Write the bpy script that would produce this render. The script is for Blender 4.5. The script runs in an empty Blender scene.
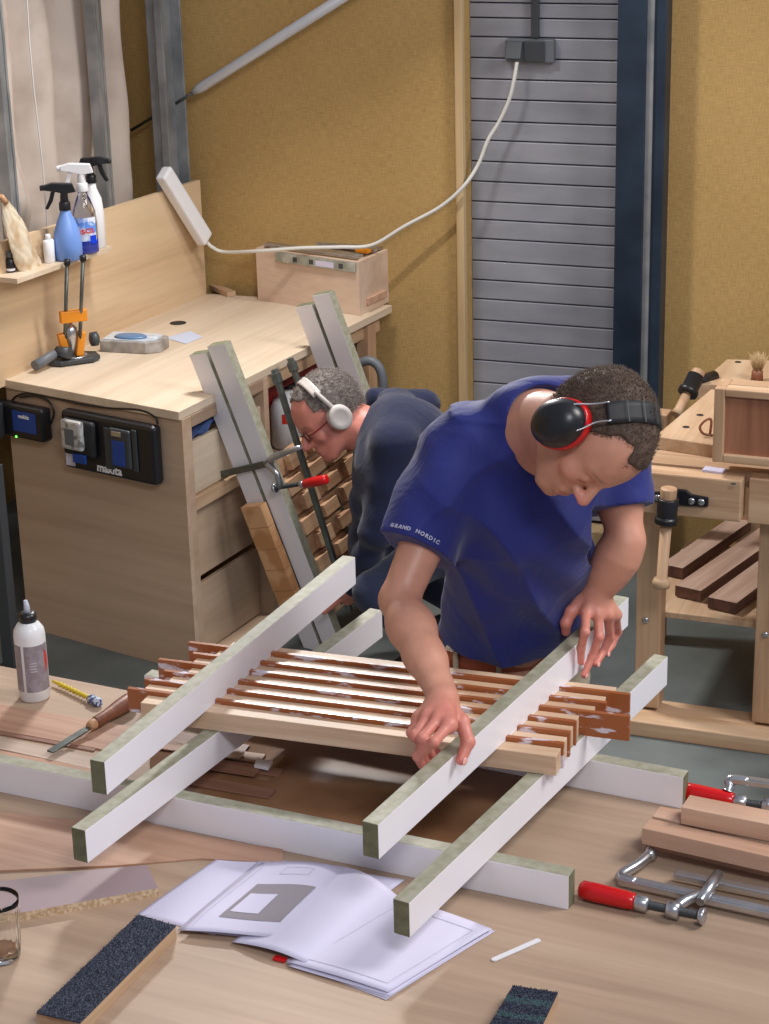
import bpy, bmesh, math, random
import numpy as np
from mathutils import Vector, Matrix, Euler

# ------------------------------------------------------------------ camera, world, lights, exposure
SC = bpy.context.scene
COL = SC.collection
W_PX, H_PX = 769, 1024
FPX = 2000.0
CAM_Z = 2.72
CAM_ROT = (Matrix.Rotation(math.radians(21.5), 3, 'Z') @ Matrix.Rotation(math.radians(70.0), 3, 'X')
           @ Matrix.Rotation(math.radians(-1.5), 3, 'Z'))
cd = bpy.data.cameras.new('camera')
cd.sensor_fit = 'VERTICAL'
cd.sensor_height = 36.0
cd.lens = 36.0 * FPX / H_PX
cd.clip_start = 0.05
cam = bpy.data.objects.new('camera', cd)
COL.objects.link(cam)
cam.matrix_world = Matrix.Translation((0, 0, CAM_Z)) @ CAM_ROT.to_4x4()
SC.camera = cam
SC.view_settings.view_transform = 'Standard'
SC.view_settings.look = 'None'
SC.view_settings.gamma = 1.0
SC.view_settings.exposure = 0.0
SC.view_settings.use_curve_mapping = False

world = bpy.data.worlds.new('workshop_air')
world.use_nodes = True
world.node_tree.nodes['Background'].inputs[0].default_value = (0.80, 0.84, 1.0, 1)
world.node_tree.nodes['Background'].inputs[1].default_value = 0.34
SC.world = world

def area_light(name, loc, target, size, power, color, size_y=None):
    ld = bpy.data.lights.new(name, 'AREA')
    ld.energy = power
    ld.color = color
    ld.shape = 'RECTANGLE'
    ld.size = size
    ld.size_y = size_y or size
    o = bpy.data.objects.new(name, ld)
    COL.objects.link(o)
    o.location = loc
    o.rotation_euler = (Vector(target) - Vector(loc)).to_track_quat('-Z', 'Y').to_euler()
    return o
area_light('hall_lamp_back', (-2.58, 5.90, 2.85), (-1.5, 3.6, 0.9), 0.45, 78, (1.0, 0.97, 0.94), 0.20)
area_light('added_fill_right', (1.9, 4.2, 4.4), (-1.6, 4.6, 0.8), 1.5, 150, (1.0, 0.97, 0.95), 1.5)  # added fill to brighten the right-facing white sides, source unseen
area_light('added_fill_front', (0.9, 0.2, 4.6), (-1.4, 4.0, 0.9), 1.2, 85, (0.97, 0.97, 1.0), 0.8)  # added camera-side fill for faces and fronts, no lamp seen there

# ------------------------------------------------------------------ placing helpers (a photo ray met with a real plane)
def ray(px, py):
    return CAM_ROT @ Vector(((px - W_PX / 2) / FPX, -(py - H_PX / 2) / FPX, -1.0))
def PZ(px, py, z):
    d = ray(px, py); return Vector((0, 0, CAM_Z)) + d * ((z - CAM_Z) / d.z)
def PY(px, py, y):
    d = ray(px, py); return Vector((0, 0, CAM_Z)) + d * (y / d.y)
def PX(px, py, x):
    d = ray(px, py); return Vector((0, 0, CAM_Z)) + d * (x / d.x)
def PP(px, py, point, normal):
    d = ray(px, py); o = Vector((0, 0, CAM_Z)); n = Vector(normal)
    return o + d * ((Vector(point) - o).dot(n) / d.dot(n))
R = math.radians

# ------------------------------------------------------------------ materials
def new_mat(name):
    m = bpy.data.materials.new(name); m.use_nodes = True
    nt = m.node_tree
    return m, nt, nt.nodes['Principled BSDF']
def rgb(r, g, b):                      # sRGB 0-255 to linear
    f = lambda c: (c / 12.92 if c <= 0.04045 else ((c + 0.055) / 1.055) ** 2.4)
    return (f(r / 255), f(g / 255), f(b / 255), 1)
def mat_plain(name, col, rough=0.5, metal=0.0, noise=0.0, nscale=30.0, bump=0.0, bscale=80.0, spec=0.5, stretch=None, **kw):
    m, nt, b = new_mat(name)
    b.inputs['Base Color'].default_value = col
    b.inputs['Roughness'].default_value = rough
    b.inputs['Metallic'].default_value = metal
    b.inputs['Specular IOR Level'].default_value = spec
    for k, v in kw.items():
        b.inputs[k.replace('_', ' ')].default_value = v
    tc = nt.nodes.new('ShaderNodeTexCoord')
    src = tc.outputs['Object']
    if stretch:
        mp = nt.nodes.new('ShaderNodeMapping'); mp.inputs['Scale'].default_value = stretch
        nt.links.new(src, mp.inputs[0]); src = mp.outputs[0]
    if noise > 0:
        n = nt.nodes.new('ShaderNodeTexNoise'); n.inputs['Scale'].default_value = nscale; n.inputs['Detail'].default_value = 5
        nt.links.new(src, n.inputs['Vector'])
        r = nt.nodes.new('ShaderNodeValToRGB')
        r.color_ramp.elements[0].position = 0.3; r.color_ramp.elements[1].position = 0.7
        lo = 1 - noise; hi = 1 + noise * 0.6
        r.color_ramp.elements[0].color = (col[0] * lo, col[1] * lo, col[2] * lo, 1)
        r.color_ramp.elements[1].color = (min(1, col[0] * hi), min(1, col[1] * hi), min(1, col[2] * hi), 1)
        nt.links.new(n.outputs['Fac'], r.inputs[0]); nt.links.new(r.outputs[0], b.inputs['Base Color'])
    if bump > 0:
        n2 = nt.nodes.new('ShaderNodeTexNoise'); n2.inputs['Scale'].default_value = bscale; n2.inputs['Detail'].default_value = 4
        nt.links.new(src, n2.inputs['Vector'])
        bp = nt.nodes.new('ShaderNodeBump'); bp.inputs['Strength'].default_value = bump; bp.inputs['Distance'].default_value = 0.002
        nt.links.new(n2.outputs['Fac'], bp.inputs['Height']); nt.links.new(bp.outputs[0], b.inputs['Normal'])
    return m
def mat_wood(name, c_lo, c_mid, c_hi, axis='X', scale=1.0, rough=0.55, blotch=0.25, fine=1.0, spec=0.4):
    """grain runs along the object's own axis"""
    def ds(c):
        l = 0.3 * c[0] + 0.59 * c[1] + 0.11 * c[2]
        return tuple((v * 0.80 + l * 0.20) * 0.93 for v in c[:3]) + (1,)
    c_lo, c_mid, c_hi = ds(c_lo), ds(c_mid), ds(c_hi)
    m, nt, b = new_mat(name)
    b.inputs['Roughness'].default_value = rough
    b.inputs['Specular IOR Level'].default_value = spec
    tc = nt.nodes.new('ShaderNodeTexCoord'); oi = nt.nodes.new('ShaderNodeObjectInfo')
    add = nt.nodes.new('ShaderNodeVectorMath'); add.operation = 'MULTIPLY_ADD'
    cmb = nt.nodes.new('ShaderNodeCombineXYZ')
    for i in range(3): nt.links.new(oi.outputs['Random'], cmb.inputs[i])
    nt.links.new(cmb.outputs[0], add.inputs[0]); add.inputs[1].default_value = (7.3, 3.1, 5.7)
    nt.links.new(tc.outputs['Object'], add.inputs[2])
    st = {'X': (1.2, 22, 22), 'Y': (22, 1.2, 22), 'Z': (22, 22, 1.2)}[axis]
    mp = nt.nodes.new('ShaderNodeMapping'); mp.inputs['Scale'].default_value = [s * scale for s in st]
    nt.links.new(add.outputs[0], mp.inputs[0])
    n = nt.nodes.new('ShaderNodeTexNoise'); n.inputs['Scale'].default_value = 1.0; n.inputs['Detail'].default_value = 6
    n.inputs['Roughness'].default_value = 0.6; n.inputs['Distortion'].default_value = 0.6
    nt.links.new(mp.outputs[0], n.inputs['Vector'])
    r = nt.nodes.new('ShaderNodeValToRGB')
    e = r.color_ramp.elements
    e[0].position = 0.30; e[0].color = c_lo; e[1].position = 0.72; e[1].color = c_hi
    mid = e.new(0.5); mid.color = c_mid
    nt.links.new(n.outputs['Fac'], r.inputs[0])
    mp2 = nt.nodes.new('ShaderNodeMapping'); mp2.inputs['Scale'].default_value = [s * scale * 6 * fine for s in st]
    nt.links.new(add.outputs[0], mp2.inputs[0])
    n2 = nt.nodes.new('ShaderNodeTexNoise'); n2.inputs['Scale'].default_value = 1.0; n2.inputs['Detail'].default_value = 3
    nt.links.new(mp2.outputs[0], n2.inputs['Vector'])
    n3 = nt.nodes.new('ShaderNodeTexNoise'); n3.inputs['Scale'].default_value = 3.5 * scale; n3.inputs['Detail'].default_value = 3
    nt.links.new(add.outputs[0], n3.inputs['Vector'])
    mm = nt.nodes.new('ShaderNodeMath'); mm.operation = 'MULTIPLY_ADD'
    nt.links.new(n3.outputs['Fac'], mm.inputs[0]); mm.inputs[1].default_value = blotch * 2; mm.inputs[2].default_value = 1 - blotch
    m2 = nt.nodes.new('ShaderNodeMath'); m2.operation = 'MULTIPLY_ADD'
    nt.links.new(n2.outputs['Fac'], m2.inputs[0]); m2.inputs[1].default_value = 0.24; m2.inputs[2].default_value = 0.88
    mul = nt.nodes.new('ShaderNodeMath'); mul.operation = 'MULTIPLY'
    nt.links.new(mm.outputs[0], mul.inputs[0]); nt.links.new(m2.outputs[0], mul.inputs[1])
    vm = nt.nodes.new('ShaderNodeVectorMath'); vm.operation = 'SCALE'
    nt.links.new(r.outputs[0], vm.inputs[0]); nt.links.new(mul.outputs[0], vm.inputs['Scale'])
    nt.links.new(vm.outputs[0], b.inputs['Base Color'])
    bp = nt.nodes.new('ShaderNodeBump'); bp.inputs['Strength'].default_value = 0.15; bp.inputs['Distance'].default_value = 0.001
    nt.links.new(n2.outputs['Fac'], bp.inputs['Height']); nt.links.new(bp.outputs[0], b.inputs['Normal'])
    return m
def mat_patchy(name, c1, c2, scale, rough=0.6, lo=0.45, hi=0.55, detail=6, metal=0.0, bump=0.0, rough2=None, stretch=(1, 1, 1), spec=0.5):
    m, nt, b = new_mat(name)
    b.inputs['Roughness'].default_value = rough; b.inputs['Metallic'].default_value = metal
    b.inputs['Specular IOR Level'].default_value = spec
    tc = nt.nodes.new('ShaderNodeTexCoord'); oi = nt.nodes.new('ShaderNodeObjectInfo')
    cmb = nt.nodes.new('ShaderNodeCombineXYZ')
    for i in range(3): nt.links.new(oi.outputs['Random'], cmb.inputs[i])
    add = nt.nodes.new('ShaderNodeVectorMath'); add.operation = 'MULTIPLY_ADD'
    nt.links.new(cmb.outputs[0], add.inputs[0]); add.inputs[1].default_value = (3.3, 4.1, 2.7)
    nt.links.new(tc.outputs['Object'], add.inputs[2])
    mp = nt.nodes.new('ShaderNodeMapping'); mp.inputs['Scale'].default_value = stretch
    nt.links.new(add.outputs[0], mp.inputs[0])
    n = nt.nodes.new('ShaderNodeTexNoise'); n.inputs['Scale'].default_value = scale; n.inputs['Detail'].default_value = detail
    nt.links.new(mp.outputs[0], n.inputs['Vector'])
    r = nt.nodes.new('ShaderNodeValToRGB'); e = r.color_ramp.elements
    e[0].position = lo; e[0].color = c1; e[1].position = hi; e[1].color = c2
    nt.links.new(n.outputs['Fac'], r.inputs[0]); nt.links.new(r.outputs[0], b.inputs['Base Color'])
    if rough2 is not None:
        mr = nt.nodes.new('ShaderNodeMapRange'); mr.inputs['From Min'].default_value = lo; mr.inputs['From Max'].default_value = hi
        mr.inputs['To Min'].default_value = rough; mr.inputs['To Max'].default_value = rough2
        nt.links.new(n.outputs['Fac'], mr.inputs['Value']); nt.links.new(mr.outputs[0], b.inputs['Roughness'])
    if bump:
        bp = nt.nodes.new('ShaderNodeBump'); bp.inputs['Strength'].default_value = bump; bp.inputs['Distance'].default_value = 0.003
        nt.links.new(n.outputs['Fac'], bp.inputs['Height']); nt.links.new(bp.outputs[0], b.inputs['Normal'])
    return m
def mat_burlap(name):
    m, nt, b = new_mat(name)
    b.inputs['Roughness'].default_value = 0.95; b.inputs['Specular IOR Level'].default_value = 0.1
    tc = nt.nodes.new('ShaderNodeTexCoord')
    outs = []
    for sc, st in ((1, (330, 330, 30)), (1, (30, 30, 330))):
        mp = nt.nodes.new('ShaderNodeMapping'); mp.inputs['Scale'].default_value = st
        nt.links.new(tc.outputs['Object'], mp.inputs[0])
        n = nt.nodes.new('ShaderNodeTexNoise'); n.inputs['Scale'].default_value = 1.0; n.inputs['Detail'].default_value = 2
        nt.links.new(mp.outputs[0], n.inputs['Vector']); outs.append(n.outputs['Fac'])
    a = nt.nodes.new('ShaderNodeMath'); a.operation = 'ADD'; nt.links.new(outs[0], a.inputs[0]); nt.links.new(outs[1], a.inputs[1])
    n3 = nt.nodes.new('ShaderNodeTexNoise'); n3.inputs['Scale'].default_value = 1.6; n3.inputs['Detail'].default_value = 2
    nt.links.new(tc.outputs['Object'], n3.inputs['Vector'])
    m3 = nt.nodes.new('ShaderNodeMath'); m3.operation = 'MULTIPLY_ADD'; nt.links.new(n3.outputs['Fac'], m3.inputs[0]); m3.inputs[1].default_value = 0.6
    nt.links.new(a.outputs[0], m3.inputs[2])
    r = nt.nodes.new('ShaderNodeValToRGB'); e = r.color_ramp.elements
    mr = nt.nodes.new('ShaderNodeMapRange'); mr.inputs['From Min'].default_value = 0.9; mr.inputs['From Max'].default_value = 1.7
    nt.links.new(m3.outputs[0], mr.inputs['Value'])
    e[0].position = 0.0; e[0].color = rgb(160, 129, 80); e[1].position = 1.0; e[1].color = rgb(194, 161, 106)
    nt.links.new(mr.outputs[0], r.inputs[0]); nt.links.new(r.outputs[0], b.inputs['Base Color'])
    bp = nt.nodes.new('ShaderNodeBump'); bp.inputs['Strength'].default_value = 0.3; bp.inputs['Distance'].default_value = 0.002
    nt.links.new(a.outputs[0], bp.inputs['Height']); nt.links.new(bp.outputs[0], b.inputs['Normal'])
    return m
def mat_glass(name, col=(1, 1, 1, 1), rough=0.02, ior=1.45):
    m, nt, b = new_mat(name)
    b.inputs['Base Color'].default_value = col; b.inputs['Roughness'].default_value = rough
    b.inputs['Transmission Weight'].default_value = 1.0; b.inputs['IOR'].default_value = ior
    return m

M = {}
M['burlap'] = mat_burlap('burlap')
M['floor'] = mat_patchy('grey_concrete', rgb(86, 93, 92), rgb(112, 119, 118), 3.0, 0.45, 0.35, 0.7, 8, bump=0.15)
M['ply'] = mat_wood('birch_plywood', rgb(206, 180, 146), rgb(218, 194, 162), rgb(226, 204, 174), 'X', 0.35, 0.5, 0.08)
M['plyZ'] = mat_wood('birch_plywood_upright', rgb(200, 160, 112), rgb(218, 182, 134), rgb(226, 194, 148), 'Y', 0.35, 0.5, 0.10)
M['plyside'] = mat_wood('birch_plywood_side', rgb(186, 150, 116), rgb(202, 168, 134), rgb(212, 180, 148), 'X', 0.35, 0.55, 0.12)
M['plyedge'] = mat_wood('plywood_edge', rgb(150, 118, 92), rgb(176, 144, 114), rgb(190, 160, 130), 'X', 1.0, 0.6, 0.1)
M['oak'] = mat_wood('oak_slat', rgb(196, 150, 108), rgb(222, 182, 140), rgb(236, 202, 166), 'X', 1.0, 0.5, 0.12)
M['oakY'] = mat_wood('oak_Y', rgb(186, 142, 100), rgb(206, 166, 122), rgb(222, 188, 148), 'Y', 0.8, 0.5, 0.15)
M['oakZ'] = mat_wood('oak_Z', rgb(176, 130, 88), rgb(198, 154, 110), rgb(212, 174, 130), 'Z', 0.8, 0.5, 0.15)
M['oakX'] = mat_wood('oak_rail', rgb(182, 136, 94), rgb(204, 162, 118), rgb(220, 184, 142), 'X', 0.8, 0.5, 0.15)
M['blocks'] = mat_wood('warm_board', rgb(176, 116, 68), rgb(204, 148, 96), rgb(222, 176, 124), 'X', 1.0, 0.5, 0.25)
M['beech'] = mat_wood('beech_offcut', rgb(190, 138, 104), rgb(206, 158, 124), rgb(216, 174, 142), 'X', 0.8, 0.55, 0.1)
M['mahog'] = mat_wood('red_brown_hardwood', rgb(96, 48, 26), rgb(138, 76, 44), rgb(164, 98, 62), 'X', 1.3, 0.45, 0.25)
M['darkplank'] = mat_wood('dark_red_plank', rgb(70, 40, 32), rgb(104, 64, 50), rgb(130, 86, 68), 'Y', 1.0, 0.6, 0.2)
M['planktop'] = mat_wood('planed_plank_face', rgb(176, 138, 116), rgb(196, 160, 138), rgb(206, 174, 152), 'Y', 1.0, 0.6, 0.15)
M['veneer'] = mat_wood('sapele_veneer', rgb(170, 118, 88), rgb(194, 144, 112), rgb(208, 164, 132), 'X', 0.9, 0.55, 0.15)
M['veneer_d'] = mat_wood('sapele_veneer_dark', rgb(124, 78, 56), rgb(150, 100, 74), rgb(168, 120, 94), 'X', 0.9, 0.5, 0.15)
M['white'] = mat_plain('white_melamine', rgb(238, 236, 242), 0.28, noise=0.03, nscale=4)
M['green'] = mat_patchy('green_core_edge', rgb(144, 142, 120), rgb(166, 164, 146), 50, 0.6, 0.35, 0.65, 8, stretch=(1, 1, 1))
M['greenend'] = mat_patchy('green_core_end', rgb(96, 98, 74), rgb(122, 122, 96), 60, 0.8, 0.3, 0.7, 6)
M['galv'] = mat_patchy('galvanised_strip', rgb(150, 156, 146), rgb(196, 202, 200), 14, 0.35, 0.4, 0.6, 6, metal=0.5)
M['steel'] = mat_plain('bright_steel', rgb(190, 192, 196), 0.28, 0.9, noise=0.15, nscale=20)
M['darksteel'] = mat_plain('dark_steel', rgb(110, 116, 112), 0.38, 0.8, noise=0.3, nscale=25)
M['postmetal'] = mat_patchy('zinc_post', rgb(132, 136, 138), rgb(166, 168, 170), 9, 0.42, 0.35, 0.65, 6, metal=0.55)
M['bracemetal'] = mat_plain('pale_tube', rgb(196, 196, 198), 0.4, 0.15, noise=0.06, nscale=8)
M['navysteel'] = mat_patchy('navy_painted_steel', rgb(18, 30, 44), rgb(38, 54, 70), 5, 0.4, 0.35, 0.75, 8)
M['doorpanel'] = mat_patchy('brushed_door_panel', rgb(136, 138, 146), rgb(168, 168, 176), 3, 0.38, 0.25, 0.75, 5, metal=0.2, stretch=(1, 1, 3))
M['groove'] = mat_plain('panel_groove', rgb(96, 94, 90), 0.7)
M['canvas'] = mat_patchy('dirty_canvas', rgb(168, 150, 138), rgb(200, 186, 174), 5, 0.9, 0.25, 0.55, 9, bump=0.3)
M['blackpl'] = mat_plain('black_plastic', rgb(26, 27, 32), 0.35)
M['blackmat'] = mat_plain('black_matte', rgb(30, 31, 34), 0.6)
M['greypl'] = mat_plain('grey_plastic', rgb(98, 102, 108), 0.5)
M['dgrey'] = mat_plain('dark_grey_plastic', rgb(58, 62, 66), 0.45)
M['bluepl'] = mat_plain('blue_plastic', rgb(24, 66, 150), 0.4)
M['skyblue'] = mat_plain('sky_blue_plastic', rgb(112, 148, 214), 0.35)
M['whitepl'] = mat_plain('white_plastic', rgb(228, 228, 230), 0.35)
M['cable'] = mat_plain('white_cable', rgb(214, 212, 204), 0.5)
M['orange'] = mat_plain('orange_metal', rgb(226, 140, 26), 0.4)
M['redpl'] = mat_plain('glossy_red', rgb(196, 18, 22), 0.22)
M['paper'] = mat_plain('paper', rgb(208, 204, 226), 0.7, spec=0.2)
M['paperblue'] = mat_plain('printed_paper', rgb(190, 196, 214), 0.7)
M['ink'] = mat_plain('grey_print', rgb(134, 126, 134), 0.7)
M['inkline'] = mat_plain('thin_ink', rgb(176, 174, 190), 0.7)
M['glass'] = mat_glass('clear_glass')
M['yellow'] = mat_plain('yellow_paint', rgb(206, 178, 44), 0.45)
M['ochreedge'] = mat_wood('pale_pine_strip', rgb(178, 140, 84), rgb(204, 168, 108), rgb(216, 184, 128), 'Z', 0.7, 0.6, 0.1)

# ------------------------------------------------------------------ mesh helpers
def frame(ax, up=(0, 0, 1)):
    """rotation whose X is ax, Z near up"""
    x = Vector(ax).normalized(); u = Vector(up)
    y = u.cross(x)
    if y.length < 1e-5: y = Vector((0, 1, 0)).cross(x)
    y.normalize(); z = x.cross(y)
    return Matrix((x, y, z)).transposed()
class MB:
    def __init__(s): s.v = []; s.f = []; s.mi = []; s.smooth = []
    def add(s, vs, fs, mi=0, sm=False):
        o = len(s.v); s.v += [tuple(v) for v in vs]
        for f in fs: s.f.append([i + o for i in f]); s.mi.append(mi); s.smooth.append(sm)
        return s
    def box(s, c, size, rot=None, mi=0):
        c = Vector(c); hx, hy, hz = [k / 2 for k in size]
        vs = [Vector((x, y, z)) for z in (-hz, hz) for y in (-hy, hy) for x in (-hx, hx)]
        if rot is not None: vs = [rot @ v for v in vs]
        vs = [v + c for v in vs]
        mis = mi if isinstance(mi, (list, tuple)) else [mi] * 6   # order -z,+z,-y,+y,-x,+x
        for f, k in zip([(0, 2, 3, 1), (4, 5, 7, 6), (0, 1, 5, 4), (2, 6, 7, 3), (0, 4, 6, 2), (1, 3, 7, 5)], mis):
            pass
        o = len(s.v); s.v += [tuple(v) for v in vs]
        for f, k in zip([(0, 2, 3, 1), (4, 5, 7, 6), (0, 1, 5, 4), (2, 6, 7, 3), (0, 4, 6, 2), (1, 3, 7, 5)], mis):
            s.f.append([i + o for i in f]); s.mi.append(k); s.smooth.append(False)
        return s
    def cyl(s, p0, p1, r0, r1=None, n=20, mi=0, caps=True):
        p0 = Vector(p0); p1 = Vector(p1); r1 = r0 if r1 is None else r1
        return s.tube([p0, p1], [r0, r1], n, mi, caps)
    def tube(s, pts, rs, n=12, mi=0, caps=True):
        pts = [Vector(p) for p in pts]
        if not isinstance(rs, (list, tuple)): rs = [rs] * len(pts)
        vs = []; prev = None
        for i, p in enumerate(pts):
            t = (pts[min(i + 1, len(pts) - 1)] - pts[max(i - 1, 0)]).normalized()
            if prev is None:
                a = Vector((0, 0, 1)) if abs(t.z) < 0.9 else Vector((1, 0, 0))
                u = a.cross(t).normalized()
            else:
                u = (prev - t * prev.dot(t)).normalized()
            prev = u; w = t.cross(u)
            for k in range(n):
                an = 2 * math.pi * k / n
                vs.append(p + (u * math.cos(an) + w * math.sin(an)) * rs[i])
        fs = []
        for i in range(len(pts) - 1):
            for k in range(n):
                fs.append((i * n + k, i * n + (k + 1) % n, (i + 1) * n + (k + 1) % n, (i + 1) * n + k))
        s.add(vs, fs, mi, True)
        if caps:
            o = len(s.v) - len(vs)
            s.f.append([o + k for k in range(n)][::-1]); s.mi.append(mi); s.smooth.append(False)
            s.f.append([o + (len(pts) - 1) * n + k for k in range(n)]); s.mi.append(mi); s.smooth.append(False)
        return s
    def lathe(s, prof, c=(0, 0, 0), rot=None, n=28, mi=0, sx=1.0, sy=1.0, caps=True):
        """prof: list of (r, z)"""
        c = Vector(c); vs = []
        for r, z in prof:
            for k in range(n):
                a = 2 * math.pi * k / n
                v = Vector((r * sx * math.cos(a), r * sy * math.sin(a), z))
                if rot is not None: v = rot @ v
                vs.append(v + c)
        fs = []
        for i in range(len(prof) - 1):
            for k in range(n):
                fs.append((i * n + k, i * n + (k + 1) % n, (i + 1) * n + (k + 1) % n, (i + 1) * n + k))
        if caps:
            fs.append(tuple(range(n))[::-1]); fs.append(tuple((len(prof) - 1) * n + k for k in range(n)))
        return s.add(vs, fs, mi, True)
    def prism(s, poly, z0, z1, T=None, mi=0, sm=False):
        """poly: (x,y) outline (counter-clockwise) extruded z0..z1, T: function or matrix"""
        n = len(poly)
        vs = [Vector((x, y, z)) for z in (z0, z1) for x, y in poly]
        if T is not None: vs = [T @ v for v in vs]
        fs = [tuple(range(n))[::-1], tuple(range(n, 2 * n))]
        fs += [(k, (k + 1) % n, n + (k + 1) % n, n + k) for k in range(n)]
        return s.add(vs, fs, mi, sm)
    def grid(s, fn, nu, nv, mi=0, sm=True):
        vs = [fn(i / nu, j / nv) for j in range(nv + 1) for i in range(nu + 1)]
        fs = [(j * (nu + 1) + i, j * (nu + 1) + i + 1, (j + 1) * (nu + 1) + i + 1, (j + 1) * (nu + 1) + i) for j in range(nv) for i in range(nu)]
        return s.add(vs, fs, mi, sm)
    def build(s, name, mat, parent=None, bevel=0.0, origin=None, rot=None, solid=0.0):
        """origin/rot: local frame of the object (vertices are given in world space)"""
        me = bpy.data.meshes.new(name)
        vs = s.v
        if origin is None:
            a = np.array(vs); origin = Vector((a[:, 0].mean(), a[:, 1].mean(), a[:, 2].min()))
        T = Matrix.Translation(origin) @ ((rot.to_4x4()) if rot is not None else Matrix.Identity(4))
        Ti = T.inverted()
        me.from_pydata([Ti @ Vector(v) for v in vs], [], s.f)
        mats = mat if isinstance(mat, (list, tuple)) else [mat]
        for m in mats: me.materials.append(M[m] if isinstance(m, str) else m)
        me.polygons.foreach_set('material_index', s.mi)
        me.polygons.foreach_set('use_smooth', s.smooth)
        bm = bmesh.new(); bm.from_mesh(me); bmesh.ops.recalc_face_normals(bm, faces=bm.faces); bm.to_mesh(me); bm.free()
        o = bpy.data.objects.new(name, me); COL.objects.link(o)
        o.matrix_world = T
        if parent is not None:
            o.parent = parent
            o.matrix_parent_inverse = parent_world(parent).inverted()
            o.matrix_basis = T
        if bevel:
            b = o.modifiers.new('bevel', 'BEVEL'); b.width = bevel; b.segments = 2; b.limit_method = 'ANGLE'; b.angle_limit = R(40)
        if solid:
            b = o.modifiers.new('solid', 'SOLIDIFY'); b.thickness = solid
        o['_w'] = 1
        WORLD[o.name] = T.copy()
        return o
WORLD = {}
def parent_world(o): return WORLD[o.name]
def tag(o, label, cat, group=None):
    o['label'] = label; o['category'] = cat
    if group: o['group'] = group
    return o
def thing(name, loc, label, cat, group=None, rz=0.0):
    o = bpy.data.objects.new(name, None); COL.objects.link(o); o.empty_display_size = 0.05
    T = Matrix.Translation(loc) @ Matrix.Rotation(rz, 4, 'Z')
    o.matrix_world = T; WORLD[o.name] = T.copy()
    return tag(o, label, cat, group)
def struct(o): o['kind'] = 'structure'; return o
def smooth_path(pts, n=10):
    """Catmull-Rom through points"""
    P = [Vector(p) for p in pts]; P = [P[0] * 2 - P[1]] + P + [P[-1] * 2 - P[-2]]
    out = []
    for i in range(1, len(P) - 2):
        for k in range(n):
            t = k / n
            out.append(0.5 * ((2 * P[i]) + (P[i + 1] - P[i - 1]) * t + (2 * P[i - 1] - 5 * P[i] + 4 * P[i + 1] - P[i + 2]) * t * t
                              + (3 * P[i] - P[i - 1] - 3 * P[i + 1] + P[i + 2]) * t ** 3))
    out.append(P[-2]); return out
def text_mesh(body, size, mat, origin, rot, parent, name='lettering', bold=0.0, extrude=0.0004, align='LEFT', shear=0.0):
    cu = bpy.data.curves.new(name, 'FONT'); cu.body = body; cu.size = size; cu.extrude = extrude; cu.offset = bold; cu.shear = shear
    cu.align_x = align; cu.resolution_u = 3
    tmp = bpy.data.objects.new('tmp_text', cu); COL.objects.link(tmp)
    dg = bpy.context.evaluated_depsgraph_get(); dg.update()
    me = bpy.data.meshes.new_from_object(tmp.evaluated_get(dg)); bpy.data.objects.remove(tmp)
    me.materials.clear(); me.materials.append(M[mat] if isinstance(mat, str) else mat)
    o = bpy.data.objects.new(name, me); COL.objects.link(o)
    T = Matrix.Translation(origin) @ rot.to_4x4()
    o.matrix_world = T; WORLD[o.name] = T.copy()
    if parent is not None:
        o.parent = parent; o.matrix_parent_inverse = parent_world(parent).inverted(); o.matrix_basis = T
    return o
def copy_tree(o, T_new, parent=None):
    """copy a thing and its parts; T_new is the new world matrix of the root"""
    c = o.copy(); COL.objects.link(c)
    if parent is None:
        c.matrix_world = T_new; WORLD[c.name] = T_new.copy()
    else:
        c.parent = parent
    for ch in list(o.children):
        g = ch.copy(); COL.objects.link(g); g.parent = c
        for h in list(ch.children):
            k = h.copy(); COL.objects.link(k); k.parent = g
    return c
# ------------------------------------------------------------------ the room
YW = 6.80
struct(MB().box((-1.5, 3.5, -0.05), (7.4, 9.0, 0.1)).build('floor', 'floor', origin=(0, 0, 0)))
def xw(px, py=200): return PY(px, py, YW).x
xL = xw(467, 300); xR = xw(617, 300)
m = MB()
m.box(((-4.3 + xL) / 2, YW + 0.06, 1.5), (xL + 4.3, 0.12, 3.0))
struct(m.build('wall_back', 'burlap', origin=(0, 0, 0)))
m = MB(); xc0 = xw(664, 300)
m.box(((xc0 + 2.2) / 2, YW + 0.06, 1.5), (2.2 - xc0, 0.12, 3.0))
struct(m.build('wall_back_right', 'burlap', origin=(0, 0, 0)))
struct(MB().box((-4.3, 4.0, 1.5), (0.1, 7.0, 3.0)).build('wall_left', 'burlap', origin=(0, 0, 0)))
# pale edge strip beside the door panel
p = PY(461, 200, YW - 0.02)
struct(MB().box((xL - 0.013, YW - 0.016, 1.5), (0.030, 0.03, 3.0)).build('trim_1', 'ochreedge', bevel=0.003))
# slatted metal door
door = thing('door_1', ((xL + xR) / 2, YW + 0.06, 0), 'x', 'x'); del door['label']; del door['category']; door['kind'] = 'structure'
MB().box(((xL + xR) / 2, YW + 0.10, 1.5), (xR - xL + 0.02, 0.02, 3.0)).build('door_backing', 'groove', door)
gy = [-150, -128, -106, -83, -60, -38, -18, 2, 17, 36, 57, 78, 98, 120, 139, 160, 180, 200, 218, 237, 259, 278, 297, 318, 338, 358, 380, 402]
zs = [3.0 - 0.085 * k for k in range(5)] + [PY(463, y, YW + 0.07).z for y in gy] + [0.42, 0.31, 0.2, 0.09]
m = MB()
for a, b in zip(zs[:-1], zs[1:]):
    w = xR - xL
    m.box(((xL + xR) / 2, YW + 0.075, (a + b) / 2), (w, 0.03, a - b - 0.0045))
m.build('door_slats', 'doorpanel', door, bevel=0.003)
struct(MB().box(((xL + xR) / 2, YW + 0.02, 0.04), (xR - xL, 0.1, 0.08)).build('trim_2', 'ochreedge'))
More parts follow.
